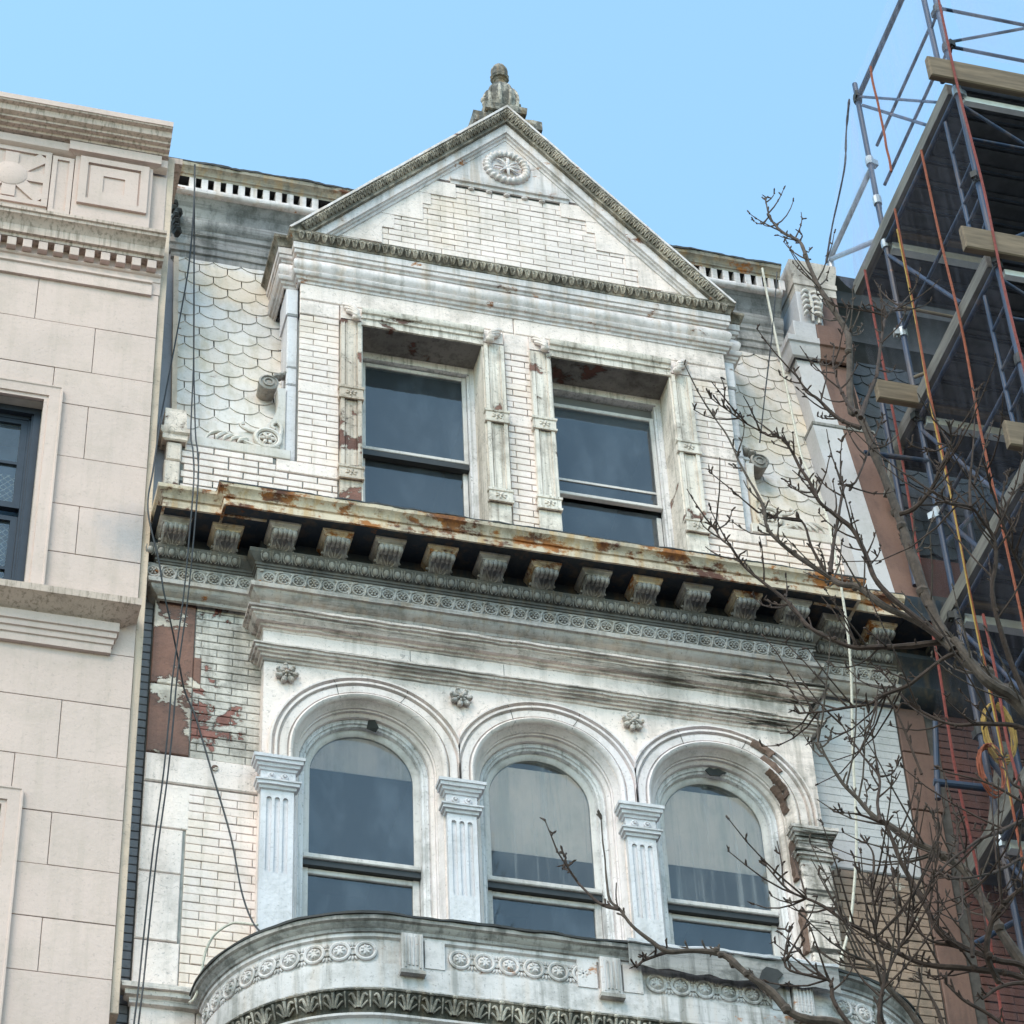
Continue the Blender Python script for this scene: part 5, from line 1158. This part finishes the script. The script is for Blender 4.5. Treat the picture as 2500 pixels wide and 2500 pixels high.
# limbs traced as pixel paths: (list of (u,v), radius at root mm, radius at tip mm, depth shift at tip); listed from the tip to the root
BR_ = [
 ([(1870,488),(1879,528),(1897,554),(1923,574),(1950,589),(1963,611),(1976,651),(1998,699),(2024,739),(2064,805),(2073,840),(2077,994),(2101,1017),(2149,1140),(2197,1268),(2233,1378),(2272,1483),(2325,1580),(2422,1664),(2500,1734),(2600,1860),(2700,2080),(2790,2400),(2830,2750)], 30, 3.5, .9),
 ([(1943,560),(1958,575),(1950,589)], 4, 2.5, .9),
 ([(2224,715),(2198,748),(2167,768),(2158,792),(2149,850),(2140,916),(2114,982),(2101,1020)], 11, 3, .5),
 ([(2118,743),(2140,752),(2167,768)], 5, 2.5, .5), ([(2039,748),(2090,756),(2130,762),(2160,770)], 5, 2, .45),
 ([(2035,850),(2035,890),(2048,940),(2070,985),(2090,1008)], 8, 3, .3), ([(2086,850),(2080,920),(2090,990),(2101,1017)], 9, 4, .7),
 ([(1942,907),(1969,955),(1995,973),(2048,1022),(2101,1045)], 10, 3, .2),
 ([(2321,1052),(2321,1083),(2294,1149),(2272,1197),(2233,1241),(2197,1255)], 10, 4, -.3), ([(2224,1087),(2281,1101),(2321,1080)], 5, 2, -.3),
 ([(1743,1286),(1760,1313),(1787,1339),(1817,1383),(1866,1423),(1929,1475),(1982,1536),(2070,1576),(2131,1580),(2220,1577),(2307,1571),(2370,1620)], 13, 3, .4),
 ([(1743,1016),(1782,1077),(1813,1143),(1861,1229),(1876,1294),(1938,1351),(2017,1404),(2052,1426),(2096,1435),(2158,1479),(2255,1527),(2325,1585)], 15, 3, .5),
 ([(2154,1022),(2123,1096),(2088,1176),(2061,1189),(2048,1255),(2035,1330),(2026,1400)], 8, 3, .3), ([(2055,1079),(2052,1158),(2061,1189)], 5, 2.5, .3),
 ([(1894,1264),(1956,1272),(1982,1338),(2013,1391)], 7, 3, .4), ([(1850,1240),(1894,1262),(1956,1272)], 5, 2, .4),
 ([(1738,972),(1775,1000),(1822,1034),(1875,1064),(1907,1070),(1929,1096),(1956,1145),(1986,1193),(2004,1228),(2048,1264),(2083,1294),(2114,1356),(2136,1413),(2176,1457),(2228,1501),(2300,1560)], 12, 2.5, .2),
 ([(1738,1157),(1790,1200),(1850,1250)], 4, 2, .5),
 ([(2299,1211),(2316,1228),(2369,1237),(2395,1268),(2426,1312),(2431,1373),(2422,1440),(2440,1530),(2470,1620),(2530,1760)], 12, 4, -.5),
 ([(2380,956),(2378,1070),(2369,1160),(2369,1237)], 6, 2, -.5), ([(2426,1026),(2400,1110),(2378,1184)], 5, 2, -.4), ([(2405,1140),(2431,1224),(2470,1338),(2500,1400),(2560,1520)], 9, 4, -.4),
 ([(2460,1160),(2445,1230),(2480,1300)], 5, 2, -.3), ([(2500,1180),(2470,1210),(2450,1250),(2431,1300)], 6, 3, -.3),
 ([(1996,1755),(2001,1826),(2014,1843),(2058,1914),(2098,1953),(2137,1997),(2172,2015),(2234,2055),(2295,2085),(2353,2125),(2383,2169),(2419,2235),(2480,2330),(2580,2480),(2720,2700)], 22, 3, .3),
 ([(2049,1760),(2098,1835),(2146,1896),(2142,1960),(2150,2005)], 7, 2.5, .3), ([(2120,1738),(2137,1839),(2146,1896)], 5, 2, .2), ([(2190,1870),(2175,1890),(2146,1896)], 5, 2.5, .2), ([(2060,1985),(2100,1990),(2163,2012)], 6, 3, .2),
 ([(1952,1742),(1996,1738),(2058,1729),(2120,1720),(2155,1698),(2212,1676),(2247,1650),(2300,1610),(2340,1590)], 9, 4, .3),
 ([(2330,1560),(2405,1659),(2463,1698),(2500,1734),(2600,1860)], 24, 18, .0),
 ([(2155,1640),(2207,1703),(2269,1747),(2335,1769),(2410,1767),(2500,1778),(2620,1860)], 11, 3, .2), ([(2160,1690),(2190,1740),(2240,1865),(2250,1890)], 6, 3, .2),
 ([(2163,2015),(2190,2081),(2221,2143),(2260,2213),(2300,2284),(2366,2319),(2436,2345),(2510,2365),(2640,2480)], 12, 8, .0),
 ([(1466,1998),(1474,2061),(1480,2130),(1488,2196),(1511,2220),(1542,2259),(1589,2297),(1631,2325),(1682,2321),(1736,2323),(1775,2336),(1806,2363),(1841,2391),(1884,2422),(1926,2469),(1976,2490),(2046,2500),(2150,2560),(2300,2640),(2500,2760)], 18, 2.5, .3),
 ([(1375,2119),(1391,2127),(1418,2161),(1461,2204),(1511,2220)], 6, 2.5, .3), ([(1378,2090),(1391,2127)], 3, 2, .3), ([(1554,2363),(1569,2348),(1600,2335),(1626,2325)], 6, 4, .3), ([(1506,2155),(1504,2190),(1508,2218)], 3, 2, .3),
 ([(1869,2112),(1926,2174),(1996,2204),(2058,2244),(2128,2284),(2212,2336),(2278,2358),(2379,2367),(2500,2389),(2640,2480)], 13, 3, .2),
 ([(2080,2336),(2124,2350),(2164,2407),(2212,2455),(2243,2500),(2330,2600),(2480,2740)], 16, 6, .1),
 ([(1926,2275),(1918,2362),(1990,2385),(2026,2395),(2034,2440),(2071,2498),(2150,2580)], 9, 3, .1),
 ([(2230,2200),(2221,2266),(2203,2297),(2164,2385),(2150,2470),(2180,2560)], 8, 3, -.1),
 ([(2128,2169),(2137,2240),(2140,2290),(2160,2370),(2146,2486),(2170,2560)], 8, 4, -.2), ([(2098,2130),(2128,2169)], 5, 3, -.2), ([(2115,2059),(2133,2090),(2128,2169)], 5, 2.5, -.2), ([(2186,2138),(2160,2170),(2140,2200)], 5, 2.5, -.2),
 ([(2500,2165),(2454,2204),(2419,2257),(2410,2332),(2440,2400)], 11, 8, -.3), ([(2278,2143),(2375,2059),(2440,2030),(2493,2006),(2580,1980)], 9, 4, -.3), ([(2317,2147),(2392,2138),(2450,2120),(2500,2094),(2600,2080)], 8, 4, -.3),
 ([(2335,1984),(2338,2040),(2335,2094)], 6, 3, -.2), ([(2251,2398),(2270,2430),(2291,2473),(2320,2560)], 8, 4, -.1), ([(2366,2217),(2372,2280),(2375,2336)], 8, 6, -.2), ([(2300,1880),(2420,1915),(2500,1960),(2600,2010)], 7, 3, .1),
 ([(2200,2210),(2260,2290),(2330,2310),(2410,2332)], 7, 4, .0), ([(2280,1990),(2290,2050),(2295,2085)], 5, 2.5, .1), ([(2450,1850),(2470,1910),(2500,1930),(2580,1990)], 7, 3, -.2), ([(2400,2440),(2440,2410),(2500,2400),(2600,2420)], 9, 5, -.2), ([(2310,2400),(2350,2440),(2420,2480),(2520,2560)], 9, 4, -.1),
]
def spur(q, p, d, s):
    """short knobbly spur shoot with a bud"""
    up = Vector((rng.uniform(-.5,.5), rng.uniform(-.5,.5), rng.uniform(.1,1))).normalized()
    e = p+(d*.3+up).normalized()*s
    mid = (p+e)/2+Vector((rng.uniform(-1,1), rng.uniform(-1,1), rng.uniform(-1,1)))*s*.12
    q.tube([p, mid, e], [.0062, .0046, .0046], 5); q.tube([e-up*.004, e+up*.004, e+up*.014], [.0048,.0054,.001], 5)
    if rng.random() < .5:
        f = mid+(d-up*.2+Vector((rng.uniform(-1,1),rng.uniform(-1,1),rng.uniform(-.3,.6)))).normalized()*s*.6
        q.tube([mid, f], [.0045, .003], 5); q.tube([f, f+(f-mid).normalized()*.016], [.0042,.001], 5)
trunk = MB(); forkp = atY(2830, 2750, TY)
tb = [forkp+Vector((0,0,.3)), forkp, Vector((forkp.x+.05, TY, forkp.z-1.5)), Vector((forkp.x+.1, TY, 4)), Vector((forkp.x+.1, TY, 1.5)), Vector((forkp.x+.1, TY, .1))]
trunk.tube(bez(tb, 5), [.05+.004*i for i in range(26)], 12); trunk.put('trunk', M['barkl'], TR)
TR.location = (forkp.x+.1, TY, .14)
for o_ in TR.children: o_.matrix_parent_inverse = Matrix.Translation(-Vector(TR.location))
for bi, (pts, r0, r1, dy) in enumerate(BR_):
    n = len(pts); P3 = []
    for i, (u, v) in enumerate(pts):
        t = 1-i/(n-1)                                      # 1 at the tip
        y = TY+dy*t+.12*noise.noise(Vector((u*.004, v*.004, bi*.37)))*t
        if n < 5: y = TY+dy*.8
        P3.append(atY(u, v, y))
    P3 = bez(P3, 5); k = len(P3); q = MB(); R = []
    for i, p in enumerate(P3):
        s = i/(k-1); r = (r1*1.3+(r0*1.45-r1*1.3)*s**1.1)*1e-3
        r *= 1+.22*noise.noise(p*9)+.15*noise.noise(p*31); R.append(r*.95)
        P3[i] = p+noise.noise_vector(p*7)*.006*(1.2-s)
    q.tube(P3, R, 7 if r0 < 14 else 9)
    for i in range(1, k-1):
        d = (P3[i-1]-P3[i]).normalized()
        pr_ = (.34 if i < k*.75 else .16)*(.5 if max(p_[0] for p_ in pts[:3]) < 1560 else 1)
        if rng.random() < pr_: spur(q, P3[i], d, rng.uniform(.02,.06))
        if rng.random() < .10:                             # knuckle
            q.ell(P3[i]+Vector((rng.uniform(-1,1),rng.uniform(-1,1),rng.uniform(-1,1)))*R[i]*.6, (R[i]*1.25,)*3, 6, 4)
    if n >= 4 or rng.random() < .6:
        for _ in range(3): spur(q, P3[0], (P3[0]-P3[1]).normalized(), rng.uniform(.02,.055))
    if n > 4:                                              # thin side twigs
        for _ in range(1 if max(p_[0] for p_ in pts[:3]) < 1560 else int(n*1.5)):
            i = rng.randrange(1, int(k*.8)); d = (P3[i-1]-P3[i]).normalized()
            side = d.cross(Vector((rng.uniform(-1,1),rng.uniform(-1,1),rng.uniform(-1,1)))).normalized()
            L = rng.uniform(.12,.55)*(1.25 if pts[len(pts)//2][0] > 2150 else .75); a = P3[i]; tw = [a]
            for j in range(4):
                a = a+(d*.55+side*(.8-.12*j)+Vector((0,0,.25+.1*j))).normalized()*L/4+noise.noise_vector(a*11)*.012; tw.append(a)
            q.tube(tw, [.0055,.0048,.004,.0033,.0025], 5); 
            for j in (2,3,4):
                if rng.random() < .7: spur(q, tw[j], d, rng.uniform(.012,.03))
    q.put('branch', M['barkl'] if r0 >= 14 else M['bark'], TR)
